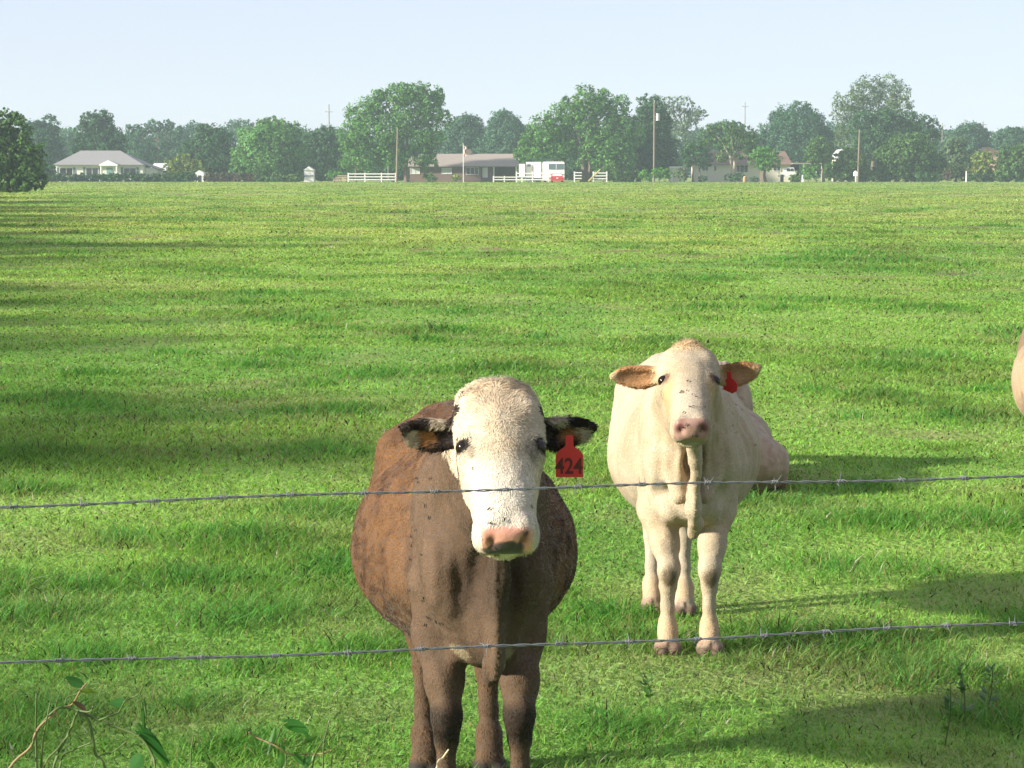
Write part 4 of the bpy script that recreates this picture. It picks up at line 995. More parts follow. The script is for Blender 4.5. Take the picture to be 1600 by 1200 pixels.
def make_mesh_cow(name, label, group, loc, rz, p, paint, lo=(-.50, -1.75, -.01), hi=(.50, 1.12, 1.62), h=.0065, hairs=260000, seed=1, pose=None):
    F = Field(lo, hi, h)
    (pose or standing)(F, p)
    G = add_head(F, p['frame'], p['hs'], p['ears'], p.get('mz', 1.0), p.get('ck', 1.0)) if 'frame' in p else None
    for f in p.get('extra', []): f(F, G)
    v, q, vn = F.mesh(); del F
    # loose skin, muscle and ribs
    x, y, z = v.T; onhead = np.zeros(len(v))
    if G is not None:
        hx, hu, hw = head_coords(v, G); onhead = sstep(-.26, -.20, hw) * sstep(-.22, -.16, hu) * (y < -.6)
    legs = sstep(.60, .45, z)
    dsp = (fbm(x * 7, y * 7, z * 6, seed=33) - .5) * .030 * (1 - onhead) * (1 - .7 * legs) + (fbm(x * 24, y * 24, z * 18, seed=34) - .5) * .007 * (1 - .4 * onhead)
    dsp += np.sin(y * 2 * np.pi / .078 + z * 3) * .0035 * sstep(-.25, 0, y) * sstep(.75, .6, y) * sstep(.55, .7, z) * sstep(1.1, .95, z)
    dsp += np.sin(x * 2 * np.pi / .052 + 4 * fbm(x * 5, y * 5, z * 5, seed=35)) * .0018 * sstep(-.30, -.5, y) * (1 - onhead) * sstep(.62, .75, z)
    v = (v + vn * dsp[:, None]).astype(np.float32)
    fn = np.cross(v[q[:, 2]] - v[q[:, 0]], v[q[:, 3]] - v[q[:, 1]]); vn = np.zeros_like(v)
    for i in range(4):
        for j in range(3): vn[:, j] += np.bincount(q[:, i], fn[:, j], len(v))
    vn /= np.linalg.norm(vn, axis=1)[:, None] + 1e-9
    col, wet, hl, flow = paint(v, vn, G, p)
    z0 = float(gz(loc[0], loc[1]))
    root = empty(name, (loc[0], loc[1], z0), label, 'cow', group, rz)
    me = np_mesh('body', v, q, np.full(len(q), 4), cols=col, smooth=True, extra={'wet': wet})
    link('body', me, M['hide'], root)
    # coat: short hairs lying along the hide
    rng = np.random.default_rng(seed)
    wgt = np.where(hl[q[:, 0]] > .001, np.clip(p.get('dens', 1) * (.6 + (v[q[:, 0], 1] < p.get('fine', -.3)) * 1.2), 0, 9), 0); wgt = wgt / wgt.sum()
    fi = rng.choice(len(q), hairs, p=wgt)
    a, b = rng.random((hairs, 1)), rng.random((hairs, 1))
    c4 = [v[q[fi, i]] for i in range(4)]
    base = (c4[0] * (1 - a) + c4[1] * a) * (1 - b) + (c4[3] * (1 - a) + c4[2] * a) * b
    k = q[fi, 0]; n = vn[k]; fl = flow[k] + rng.normal(size=(hairs, 3)) * .22
    wv = np.stack([fbm(base[:, 0] * 32, base[:, 1] * 32, base[:, 2] * 32, seed=95 + j, n=2) - .5 for j in range(3)], -1)
    fl = fl + wv * (.30 + 2.4 * (hl[k] > .0102)[:, None])
    fl = fl - n * (fl * n).sum(1)[:, None]; fl /= np.linalg.norm(fl, axis=1)[:, None] + 1e-9
    ln = (hl[k] * (.6 + .8 * rng.random(hairs)))[:, None]
    lift = np.clip(.07 + .16 * rng.random((hairs, 1)) + (hl[k][:, None] > .024) * .12, 0, 1)
    side = np.cross(n, fl); wd = (.0009 + .0006 * rng.random((hairs, 1)))
    curl = side * ((rng.random((hairs, 1)) - .5) * ln * .55)
    mid = base + fl * ln * .55 + n * ln * lift * .55 + curl; tip = base + fl * ln + n * ln * lift * .7 + curl * .4
    V = np.stack([base - side * wd - n * .001, base + side * wd - n * .001, mid + side * wd * .8, mid - side * wd * .8, tip], 1).reshape(-1, 3)
    i = np.arange(hairs)[:, None] * 5
    loops = np.concatenate([i, i + 1, i + 2, i + 3, i + 3, i + 2, i + 4], 1)
    hc = col[k] * (.88 + .20 * rng.random(hairs) + .34 * (fbm(base[:, 0] * 45, base[:, 1] * 45, base[:, 2] * 14, seed=91) - .5))[:, None]
    hm = np_mesh('coat', V, loops, np.tile(np.array([4, 3], np.int32), hairs), cols=np.repeat(np.clip(hc, 0, .95), 5, 0), extra={'hide': np.repeat(n + .09 * rng.normal(size=n.shape), 5, 0)})
    link('coat', hm, M['hair'], root)
    if G is not None:
        for sx in (-1, 1):
            e = G.L(sx * .0985, .191, -.042); mb = MB(); mb.sphere((0, 0, 0), .0235 * p['hs'], 20, 14)
            o = mb.build('eye', M['eye'], root, smooth=True, off=Vector((0, 0, 0))); o.location = Vector(e)
    root['_z'] = z0; del root['_z']
    return root, G

# ---- shared paint helpers
def head_coords(v, G):
    O, X, U, W = G.fr; d = (v - O) / G.hs
    return d @ X, d @ U, d @ W
def mixc(a, b, t): return a + (np.array(b) - a) * t[:, None]
def ear_b(v, G):
    o = np.zeros(len(v))
    for base, A, B, N, ln in G.ears:
        d = v - base; on = (d @ A > .1 * ln) & (np.linalg.norm(d, axis=1) < 1.2 * ln); o = np.where(on, d @ B / G.hs, o)
    return o
def ear_mask(v, G):
    """(inside of ear, ear at all) for every vertex"""
    m = np.zeros(len(v)); ins = np.zeros(len(v)); along = np.zeros(len(v))
    for base, A, B, N, ln in G.ears:
        d = v - base; a = d @ A / ln; b = d @ B; n = d @ N
        on = sstep(.10, .2, a) * (np.abs(b) < .09 * G.hs) * (np.abs(n) < .05 * G.hs)
        m = np.maximum(m, on); ins = np.maximum(ins, on * sstep(.2, .32, a) * sstep(.95, .8, a)); along = np.where(on > 0, a, along)
    return m, ins, along
def ear_flow(v, G, flow, em):
    for base, A, B, N, ln in G.ears:
        near = (em > .3) & (((v - base) @ A) > 0); flow[near] = A * .8 - B * .55 + N * .2
    return flow
def face_flow(v, vn, G, whorl):
    O, X, U, W = G.fr
    c = G.L(0, whorl, 0); d = v - c
    return d / (np.linalg.norm(d, axis=1)[:, None] + 1e-6)

def paint_brown(v, vn, G, p):
    x, y, z = v.T
    n1 = fbm(x * 9, y * 9, z * 9, seed=51); n2 = fbm(x * 30, y * 30, z * 30, seed=52); n3 = fbm(x * 4, y * 4, z * 4, seed=53)
    col = np.tile(np.array([.118, .062, .031]), (len(v), 1))
    st = fbm(x * 40, y * 16, z * 30, seed=54); col = mixc(col, (.050, .024, .013), sstep(.44, .64, st) * .8); col = mixc(col, (.19, .115, .058), sstep(.56, .40, st) * sstep(.45, .6, n3) * .4)
    col = mixc(col, (.18, .092, .040), sstep(.45, .7, n1) * .6)
    col = mixc(col, (.115, .062, .032), sstep(.50, .75, n3) * .55)
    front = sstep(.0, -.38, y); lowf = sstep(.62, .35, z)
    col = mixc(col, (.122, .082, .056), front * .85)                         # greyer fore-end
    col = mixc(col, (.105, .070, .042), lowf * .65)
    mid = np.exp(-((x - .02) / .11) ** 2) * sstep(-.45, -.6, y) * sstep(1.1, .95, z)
    col = mixc(col, (.040, .027, .019), mid * .75 * sstep(.62, .75, z))                           # dark dewlap, and the head's shadow put into the breast colour
    kn = np.exp(-((z - .33) / .075) ** 2) * front
    col = mixc(col, (.020, .015, .012), sstep(.25, .8, kn) * .85)
    col = mixc(col, (.03, .025, .022), sstep(.06, .03, z))
    wb = np.exp(-((np.abs(x) - .070) / .035) ** 2 - ((z - .555 - .4 * (np.abs(x) - .07)) / .030) ** 2) * sstep(-.4, -.5, y)
    col = mixc(col, (.36, .30, .20), sstep(.5, .85, wb + .9 * (n2 - .5)) * .7)
    hx, hu, hw = head_coords(v, G)
    head = (hw > -.33) & (hu > -.20) & (y < -.84)
    back = -.165 - .14 * sstep(.15, .07, hu) + .04 * (n1 - .5)
    face = sstep(back - .012, back + .012, hw) * sstep(-.20, -.15, hu) * head
    em, ei, ea = ear_mask(v, G)
    face = face * (1 - em)
    side = sstep(.085, .115, np.abs(hx)) * sstep(.25, .18, hu) * sstep(.10, .13, hu) * sstep(-.125, -.145, hw)
    face = face * (1 - side)
    col = mixc(col, (.060, .042, .030), head * (1 - face) * .75)
    wh = np.tile(np.array([.42, .36, .275]), (len(v), 1)); wh = mixc(wh, (.32, .24, .155), sstep(.42, .72, n1) * .5)
    wh = mixc(wh, (.52, .48, .41), sstep(.22, .32, hu) * .8)
    wh = mixc(wh, (.66, .48, .27), sstep(.07, .10, np.abs(hx)) * sstep(.24, .30, hu) * sstep(.44, .36, hu) * .5)
    col = col + (wh - col) * face[:, None]
    # pigment round the eyes (the larger patch on image right), pink nose with black mottling
    for sx in (-1, 1):
        e = np.exp(-((hu - .192) / .030) ** 2 - ((hx - sx * .100) / .026) ** 2) * (hw > -.13)
        col = mixc(col, (.030, .025, .022), sstep(.42, .70, e + .12 * (n2 - .5)))
        t = (hu - .200) * .75 + (np.abs(hx) - .088) * .66; s_ = -(hu - .200) * .66 + (np.abs(hx) - .088) * .75
        q_ = np.exp(-((hu - .222) / (.026 if sx < 0 else .040)) ** 2 - ((np.abs(hx) - .078) / (.014 if sx < 0 else .022)) ** 2) * (hx * sx > 0) * (hw > -.12)
        col = mixc(col, (.19, .16, .125), sstep(.35, .75, q_ + .2 * (n2 - .5)) * .85)
    nose = sstep(.478, .494, hu + .05 * (hw + .06)) * sstep(-.108, -.096, hw) * sstep(.073, .060, np.abs(hx)) * (hw < .02)
    col = mixc(col, (.62, .30, .22), nose)
    blk = nose * sstep(.34, .62, np.clip(1.25 - ((hx - .006) / .056) ** 2 - ((hw + .092) / .056) ** 2, 0, 1) + np.exp(-((hx - .048) / .014) ** 2 - ((hw + .030) / .018) ** 2) * .9 + .95 * (n2 - .5) + .6 * np.exp(-((hx + .052) / .012) ** 2 - ((hw + .085) / .012) ** 2))
    col = mixc(col, (.045, .035, .035), blk)
    chin = (hw < -.118) * sstep(.36, .40, hu) * head
    col = mixc(col, (.58, .52, .38), chin * .7)
    nost = np.zeros(len(v))
    for sx in (-1, 1): nost = np.maximum(nost, np.exp(-((hx - sx * .040) / .016) ** 2 - ((hw + .048) / .020) ** 2) * sstep(.512, .500, hu) * (hu > .46))
    col = mixc(col, (.10, .03, .03), np.clip(nost * 1.1, 0, .8))
    # ears: black-brown with tawny and cream hair inside
    col = mixc(col, (.022, .016, .014), em)
    eb = ear_b(v, G)
    col = mixc(col, (.34, .16, .055), ei * sstep(.38, .50, ea) * sstep(.74, .62, ea) * sstep(.018, .0, np.abs(eb + .012) - .006) * .9)
    col = mixc(col, (.46, .39, .29), ei * sstep(.35, .6, n2 + .2 * sstep(.3, .4, ea)) * (sstep(.008, .022, eb) * sstep(.62, .5, ea) + sstep(.66, .72, ea) * sstep(.012, .0, eb)) * .9)
    hl = .0075 + .0055 * sstep(-.35, -.15, y); hl = np.where(face > .5, .0105, hl)
    hl = hl + .006 * face * np.exp(-((hu - .10) / .10) ** 2) * (hw > -.06) * .6 + .022 * face * sstep(.05, -.02, hu)
    hl = hl + ei * .012; hl = np.where((nose > .3) | (hu > .5) & head, 0, hl); hl = np.where(z < .05, 0, hl)
    flow = np.tile(np.array([0, .8, -.6]), (len(v), 1)); flow = np.where(face[:, None] > .3, face_flow(v, vn, G, .13) + np.array([0, 0, -.0]), flow)
    flow = np.where((z < .6)[:, None], np.array([0, .1, -1.0]), flow)
    up = (face * sstep(.06, -.01, hu))[:, None]
    flow = flow * (1 - up) + up * (np.array([0, -.3, .5]) + np.stack([np.sin(x * 60) * .7, 0 * x, 0 * x], -1))
    flow = ear_flow(v, G, flow, em)
    col = np.where((face > .4)[:, None], col * .88, col * .68)
    return np.clip(col, .008, .9), np.clip(nose * .8 + 0 * x, 0, 1), hl, flow

def paint_cream(v, vn, G, p):
    x, y, z = v.T
    n1 = fbm(x * 8, y * 8, z * 8, seed=61); n2 = fbm(x * 30, y * 30, z * 30, seed=62); n3 = fbm(x * 3.5, y * 3.5, z * 3.5, seed=63)
    col = np.tile(np.array([.42, .35, .255]), (len(v), 1))
    col = mixc(col, (.33, .245, .15), sstep(.42, .72, n3) * .6)
    col = mixc(col, (.46, .40, .31), sstep(.45, .70, n1) * .5)
    col = mixc(col, (.45, .405, .33), sstep(.3, .7, y) * .6)
    low = sstep(.62, .50, z) * sstep(.40, .55, z) * sstep(-.2, -.5, y)
    col = mixc(col, (.46, .33, .20), low * .45)
    kn = np.zeros(len(v))
    for (fx, fy), kk in zip(p['front'], p['knee']):
        kn = np.maximum(kn, np.exp(-((x - fx - kk[0]) / .040) ** 2 - ((z - .325) / .055) ** 2 - ((y - fy + .05) / .05) ** 2))
    col = mixc(col, (.10, .075, .045), sstep(.25, .85, kn + .25 * (n2 - .5)) * .85)
    mud = sstep(.14, .03, z) * sstep(.35, .6, n2 + .15 * sstep(.10, .02, z))
    col = mixc(col, (.30, .17, .13), mud * .75)
    col = mixc(col, (.16, .08, .06), sstep(.05, .02, z) * .8)
    fet = sstep(.20, .12, z) * sstep(.06, .09, z); col = mixc(col, (.60, .42, .24), fet * .5)
    hx, hu, hw = head_coords(v, G); head = (hw > -.24) & (hu > -.08) & (y < -.62)
    f = sstep(-.17, -.12, hw) * head
    wh = np.tile(np.array([.43, .365, .27]), (len(v), 1)); wh = mixc(wh, (.36, .27, .165), sstep(.45, .74, n1) * .4)
    wh = mixc(wh, (.45, .33, .19), np.exp(-(hx / .06) ** 2) * sstep(.10, -.0, hu) * .85)
    wh = mixc(wh, (.50, .44, .35), sstep(.24, .34, hu) * np.exp(-(hx / .06) ** 2) * .8)
    wh = mixc(wh, (.42, .31, .16), sstep(.055, .085, np.abs(hx)) * sstep(.20, .26, hu) * sstep(.42, .34, hu) * .7)
    col = col + (wh - col) * f[:, None]
    em, ei, ea = ear_mask(v, G)
    col = mixc(col, (.46, .33, .19), em * .8); col = mixc(col, (.31, .155, .066), ei * (.75 + .4 * (n1 - .5)))
    for sx in (-1, 1):
        e = np.exp(-((hu - .198) / .030) ** 2 - ((hx - sx * .094) / .024) ** 2) * (hw > -.12)
        col = mixc(col, (.12, .065, .045), sstep(.35, .7, e) * .9)
        col = mixc(col, (.50, .33, .14), np.exp(-((hu - .245) / .03) ** 2 - ((hx - sx * .078) / .016) ** 2) * .6 * f)
    nose = sstep(.474, .490, hu + .05 * (hw + .06)) * sstep(-.108, -.096, hw) * sstep(.074, .061, np.abs(hx)) * (hw < .02)
    col = mixc(col, (.42, .26, .205), nose); col = mixc(col, (.28, .155, .125), nose * sstep(.42, .70, n2) * .7)
    nost = np.zeros(len(v))
    for sx in (-1, 1): nost = np.maximum(nost, np.exp(-((hx - sx * .047) / .019) ** 2 - ((hw + .042 + sx * (hx - sx * .047) * .5) / .019) ** 2) * sstep(.514, .502, hu) * (hu > .46))
    col = mixc(col, (.12, .03, .03), np.clip(nost * 1.1, 0, .85))
    chin = (hw < -.118) * sstep(.36, .40, hu) * head; col = mixc(col, (.46, .40, .26), chin * .7)
    hl = np.full(len(v), .0048) + .002 * f + .045 * f * sstep(.06, -.01, hu) * np.exp(-(hx / .042) ** 2) * (.8 + .5 * n2) + ei * .006
    hl = np.where((nose > .3) | (hu > .5) & head, 0, hl); hl = np.where(z < .06, 0, hl)
    flow = np.tile(np.array([0, .8, -.6]), (len(v), 1)); flow = np.where(f[:, None] > .3, face_flow(v, vn, G, .10), flow); flow = np.where((z < .55)[:, None], np.array([0, .1, -1.0]), flow)
    up = (f * sstep(.05, -.02, hu))[:, None]
    flow = flow * (1 - up) + up * (np.array([0, -.2, .9]) + np.stack([hx * 9, 0 * x, 0 * x], -1))
    flow = ear_flow(v, G, flow, em)
    for (fx, fy) in list(p['front']) + list(p['hind']):
        col = mixc(col, (.07, .045, .035), (np.abs(x - fx) < .007) * (np.abs(y - fy + .07) < .06) * sstep(.075, .055, z) * .9)
    col = mixc(col, (.13, .085, .065), sstep(.050, .030, z) * .8)
    col = col * np.array([.79, .785, .78])
    return np.clip(col, .008, .9), np.clip(nose * .7, 0, 1), hl, flow

GC = 'cattle in the near pasture'
# ---- brown white-faced cow at the fence
def brown_extra(F, G):
    # dewlap ridge from throat to brisket
    O, X, U, W = G.fr; th = G.L(0, .26, -.20)
    F.chain([(th, .028), ((.030, -.93, .96), .026), ((.022, -.87, .80), .022), ((.012, -.82, .66), .020), ((.010, -.75, .54), .018), ((.010, -.66, .475), .012)], .025)
    F.ell((.015, -.76, .76), (.016, .12, .26), .04)
    for sx in (-1, 1):
        F.cone((sx * .09, -.62, .72), (sx * .07, -.56, .56), .05, .03, .05)
        F.cone((sx * .10, -.52, .62), (sx * .065, -.55, .545), .03, .016, .025)
    F.cone((.0, -.55, .56), (.01, -.5, .53), .05, .03, .05)
fr = head_frame((-.005, -1.08, 1.385), R(47), R(-1.5))
pb = dict(mz=.97, bw=.335, bz=.755, bh=.315, bx=.012, top=1.17, chest=.60, cw=.165, hs=1.02, frame=fr, front=((-.112, -.56), (.112, -.56)), knee=((.0, 0), (-.006, 0)), hind=((-.120, .26), (.090, .24)),
          ears=(dict(droop=.02, fwd=.10, nz=-.25, len=.180, wid=.042, tip=.012, nx=.25), dict(droop=-.02, fwd=.10, nz=-.25, len=.180, wid=.042, tip=.004, nx=.25)), extra=[brown_extra], fine=-.35)
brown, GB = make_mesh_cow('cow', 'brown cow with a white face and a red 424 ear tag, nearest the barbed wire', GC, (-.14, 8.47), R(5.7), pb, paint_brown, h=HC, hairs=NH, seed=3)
# ---- cream cow with orange ears
def cream_extra(F, G):
    th = G.L(0, .30, -.19)
    F.chain([(th, .020), ((-.014, -1.00, .90), .022), ((.0, -.95, .80), .018), ((-.006, -.89, .70), .026), ((-.002, -.87, .645), .030), ((.008, -.83, .60), .020), ((.012, -.79, .575), .026), ((.004, -.74, .525), .020)], .014)
    F.ell((0, -.84, .80), (.011, .11, .22), .025)
    F.ell((-.002, -.85, .655), (.026, .05, .05), .02)
    for sx in (-1, 1):
        F.ell((sx * .085, -.56, .615), (.055, .08, .07), .05)
        F.cone((sx * .10, -.66, .86), (sx * .055, -.74, .68), .045, .030, .05)
        for j in range(3): F.cone((sx * (.055 + .018 * j), -.84 + .05 * j, 1.0 - .03 * j), (sx * (.050 + .022 * j), -.72 + .04 * j, .74), .016, .012, .03)
fr = head_frame((-.040, -1.02, 1.315), R(60), R(-1.5))
pc = dict(mz=.86, ck=.84, bw=.305, bz=.765, bh=.315, bx=.030, top=1.15, chest=.62, cw=.172, hs=1.0, frame=fr, front=((-.088, -.55), (.085, -.565)), knee=((.004, 0), (.0, 0)), hind=((-.095, .52), (.045, .44)),
          ears=(dict(du=-.035, droop=.10, fwd=.06, nz=-.05, len=.220, wid=.043, tip=-.004, nx=.15), dict(du=-.030, droop=-.14, fwd=.06, nz=.0, len=.210, wid=.045, tip=.012, nx=.15)), extra=[cream_extra], fine=-.35)
cream, GK = make_mesh_cow('cow', 'cream cow with orange-brown ears and dirty knees, standing right of the brown cow', GC, (.735, 11.62), R(0), pc, paint_cream, h=HC, hairs=NH, seed=4)

# ---- ear tags
def ear_tag(cow, pos, outline, text, size, rz, tilt, w):
    mb = MB(); mb.prism([(x * w, z * w) for x, z in outline], -.0015, .0015)
    o = mb.build('ear_tag', M['tagred'], cow, off=Vector((0, 0, 0))); o.location = pos; o.rotation_euler = (tilt, 0, rz)
    sb = MB(); sb.tube([(0, -.006, .0), (0, .012, .0)], .006, 8); s_ = sb.build('stud', M['tagred'], o, off=Vector((0, 0, 0)))
    if text:
        cu = bpy.data.curves.new('number', 'FONT'); cu.body = text; cu.size = size; cu.align_x = 'CENTER'; cu.extrude = .0004; cu.offset = .0012
        tmp = bpy.data.objects.new('number', cu); COL.objects.link(tmp)
        me = bpy.data.meshes.new_from_object(tmp.evaluated_get(bpy.context.evaluated_depsgraph_get()))
        bpy.data.objects.remove(tmp)
        n = link('number', me, M['ink'], o); n.rotation_euler = (math.pi / 2, 0, 0); n.location = (-.001, -.0022, -1.33 * w); n.scale = (.82, 1.0, 1)
    return o
OUT = [(-.13, .08), (.13, .08), (.15, -.32), (.42, -.52), (.5, -.66), (.5, -1.47), (-.5, -1.47), (-.5, -.66), (-.42, -.52), (-.15, -.32)]
def ear_point(G, i, a, b, n):
    base, A, B, N, ln = G.ears[i]; return Vector(base + A * ln * a + B * b + N * n)
ear_tag(brown, ear_point(GB, 1, .60, -.012, .030), OUT, '424', .062, R(-8), R(4), .076)
ear_tag(cream, ear_point(GK, 1, .36, .004, .034), OUT[:5] + [(.42, -1.05), (.1, -1.2), (-.45, -1.0)] + OUT[7:], None, .06, R(-38), R(10), .070)

# ---- lying cow, its rump showing right of the cream cow
def lying(F, p):
    F.ell((0, .18, .27), (.33, .72, .25), .10)
    F.ell((0, .80, .24), (.27, .34, .22), .12)
    F.cone((0, -.35, .44), (0, .85, .37), .09, .07, .12)
    F.ell((0, -.50, .40), (.24, .28, .34), .10)
    for sx in (-1, 1):
        F.ell((sx * .24, .74, .18), (.16, .30, .16), .10)
        F.chain([((sx * .30, .60, .20), .11), ((sx * .33, .22, .11), .07)], .05); F.chain([((sx * .33, .22, .11), .060), ((sx * .36, .52, .06), .042), ((sx * .36, .40, .04), .040)], .04)
        F.chain([((sx * .18, -.55, .25), .10), ((sx * .20, -.85, .10), .06), ((sx * .18, -.55, .05), .045)], .05)
        F.ell((sx * .16, .62, .36), (.07, .10, .06), .08)
    O, X, U, W = p['frame']; F.cone((0, -.55, .52), O - W * .10, .17, .10, .12)
def paint_lying(v, vn, G, p):
    x, y, z = v.T; n1 = fbm(x * 8, y * 8, z * 8, seed=71); n3 = fbm(x * 3, y * 3, z * 3, seed=72)
    n2 = fbm(x * 26, y * 26, z * 26, seed=73); col = np.tile(np.array([.36, .27, .20]), (len(v), 1)); col = mixc(col, (.20, .13, .085), sstep(.48, .66, n2) * .6); col = mixc(col, (.26, .17, .11), sstep(.22, .10, z) * .6); col = mixc(col, (.43, .33, .245), sstep(.4, .7, n1)); col = mixc(col, (.46, .32, .22), sstep(.5, .75, n3) * .5)
    col = mixc(col, (.40, .16, .12), sstep(.12, .05, z) * sstep(.25, .38, np.abs(x)) * .8)
    hl = np.full(len(v), .009); flow = np.tile(np.array([0, .8, -.6]), (len(v), 1))
    col = col * .86
    return np.clip(col, .008, .9), np.zeros(len(v)), hl, flow
frl = head_frame((.10, -.98, .50), R(60), 0)
pl = dict(frame=frl, hs=.95, ears=pc['ears'], fine=9)
make_mesh_cow('cow', 'pinkish cow lying on the grass behind the cream cow, only its rump showing', GC, LYING[:2], LYING[2], pl, paint_lying, lo=(-.55, -1.55, -.02), hi=(.55, 1.25, 1.1), h=.010, hairs=60000, seed=5, pose=lying)
# ---- mottled cow cut by the right edge
def paint_mottled(v, vn, G, p):
    pc_, wet_, hl_, fl_ = paint_cream(v, vn, G, p)
    x, y, z = v.T; n1 = fbm(x * 7, y * 7, z * 7, seed=81); n3 = fbm(x * 3.2, y * 3.2, z * 3.2, seed=82); n2 = fbm(x * 26, y * 26, z * 26, seed=83)
    col = pc_ * np.array([1.0, .9, .8]); nose_ = wet_ > .2; col = mixc(col, (.20, .12, .075), sstep(.44, .56, n3 + .35 * (n2 - .5)) * .85); col = mixc(col, (.17, .105, .065), sstep(.92, 1.12, z + .25 * (n1 - .5)) * .8); col = np.where(nose_[:, None], pc_, col)
    hl = np.full(len(v), .008); flow = np.tile(np.array([0, .8, -.6]), (len(v), 1))
    col = col * .86
    return np.clip(col, .008, .9), np.zeros(len(v)), hl, flow
fre = head_frame((.05, -1.05, 1.24), R(40), R(12))
pe = dict(pc); pe.update(frame=fre, extra=[], bw=.35, top=1.24, bz=.86)
make_mesh_cow('cow', 'mottled brown and cream cow cut off by the right edge of the photo', GC, EDGE[:2], EDGE[2], pe, paint_mottled, h=.010, hairs=60000, seed=6)
# ------------------------------------------------------------------ barbed wire and fence-line vines
def wire(label, p0, p1, sag, first, step, seed):
    """p0, p1 world ends; barbs every step metres"""
    rng = random.Random(seed); p0, p1 = Vector(p0), Vector(p1); Lw = (p1 - p0).length; u = (p1 - p0).normalized()
    a = Vector((0, 0, 1)); b = u.cross(a).normalized()
    root = empty('barbed_wire', p0, label, 'barbed wire', 'barbed wires across the foreground')
    def at(s): return p0 + u * s + a * (sag * ((2 * s / Lw - 1) ** 2 - 1) + .004 * math.sin(s * 2.1 + seed) + .002 * math.sin(s * 7 + seed))
    for ph in (0, math.pi):
        mb = MB(); n = int(Lw / .011); pts = []
        for i in range(n + 1):
            s = Lw * i / n; w = 2 * math.pi * s / .085 + ph + .8 * math.sin(s * 3.1)
            pts.append(at(s) + (a * math.cos(w) + b * math.sin(w)) * .0018)
        mb.tube(pts, .0016, 6).build('strand', M['steel'], root, smooth=True)
    k = 0; s = first
    while s < Lw - .05:
        c = at(s); mb = MB(); r0 = rng.random() * 6.28
        for half in (0, 1):
            pts = []
            for i in range(22):
                w = r0 + half * 1.6 + 2 * math.pi * i / 9; ss = (-.008 + half * .008) + .008 * i / 22
                pts.append(c + u * ss + (a * math.cos(w) + b * math.sin(w)) * .0040)
            e0 = (pts[0] - c).normalized(); e1 = (pts[-1] - c).normalized()
            t0 = a * math.cos(r0 + half * 1.6 - 1.3) + b * math.sin(r0 + half * 1.6 - 1.3)
            t1 = a * math.cos(r0 + half * 1.6 + 2 * math.pi * 21 / 9 + 1.3) + b * math.sin(r0 + half * 1.6 + 2 * math.pi * 21 / 9 + 1.3)
            ln = .013 + .008 * rng.random()
            mb.tube([pts[0] + t0 * ln + u * rng.uniform(-.004, .004), pts[0]] + pts + [pts[-1], pts[-1] + t1 * ln + u * rng.uniform(-.004, .004)], [.0004, .0010] + [.0010] * 22 + [.0010, .0004], 5)
        mb.build('barb', M['steel'], root)
        s += step * (1 + rng.uniform(-.06, .06)); k += 1
def ends(yl, yr, DL, DR):
    """the wire passes (0, yl) and (1600, yr); extended beyond the frame on both sides"""
    a = P(0, yl, DL); b = P(1600, yr, DR); d = b - a; return a - d * 1.0, b + d * 1.0
w0, w1 = ends(787, 740, 5.40, 5.92); wire('upper barbed wire, running in front of the brown cow\'s face', w0, w1, .004, .05, .147, 1)
w0, w1 = ends(1036, 972, 5.36, 5.90); wire('lower barbed wire, running in front of the brown cow\'s chest and forelegs', w0, w1, .004, .11, .149, 4)

M['vine'] = mat('vine_stem', (.075, .115, .028), .6, noise=.3, nscale=30)
M['drystem'] = mat('dry_vine_stem', (.25, .165, .09), .7, noise=.3, nscale=30)
M['straw'] = mat('straw', (.60, .50, .32), .7)
def vleaf_mat():
    m = leaf_mat('vine_leaf', .35, .35); return m
M['vleaf'] = vleaf_mat()
def pix_path(pts, D, wob=0.0, seed=0):
    rng = random.Random(seed); out = []
    for i, q in enumerate(pts):
        d = D + (q[2] if len(q) > 2 else 0) + rng.uniform(-wob, wob); out.append(P(q[0], q[1], d))
    return smooth_path(out)
def smooth_path(pts, m=5):
    out = []
    for i in range(len(pts) - 1):
        p0, p1, p2, p3 = pts[max(i - 1, 0)], pts[i], pts[i + 1], pts[min(i + 2, len(pts) - 1)]
        for k in range(m):
            t = k / m
            out.append(.5 * ((2 * p1) + (p2 - p0) * t + (2 * p0 - 5 * p1 + 4 * p2 - p3) * t * t + (3 * p1 - p0 - 3 * p2 + p3) * t ** 3))
    return out + [pts[-1]]
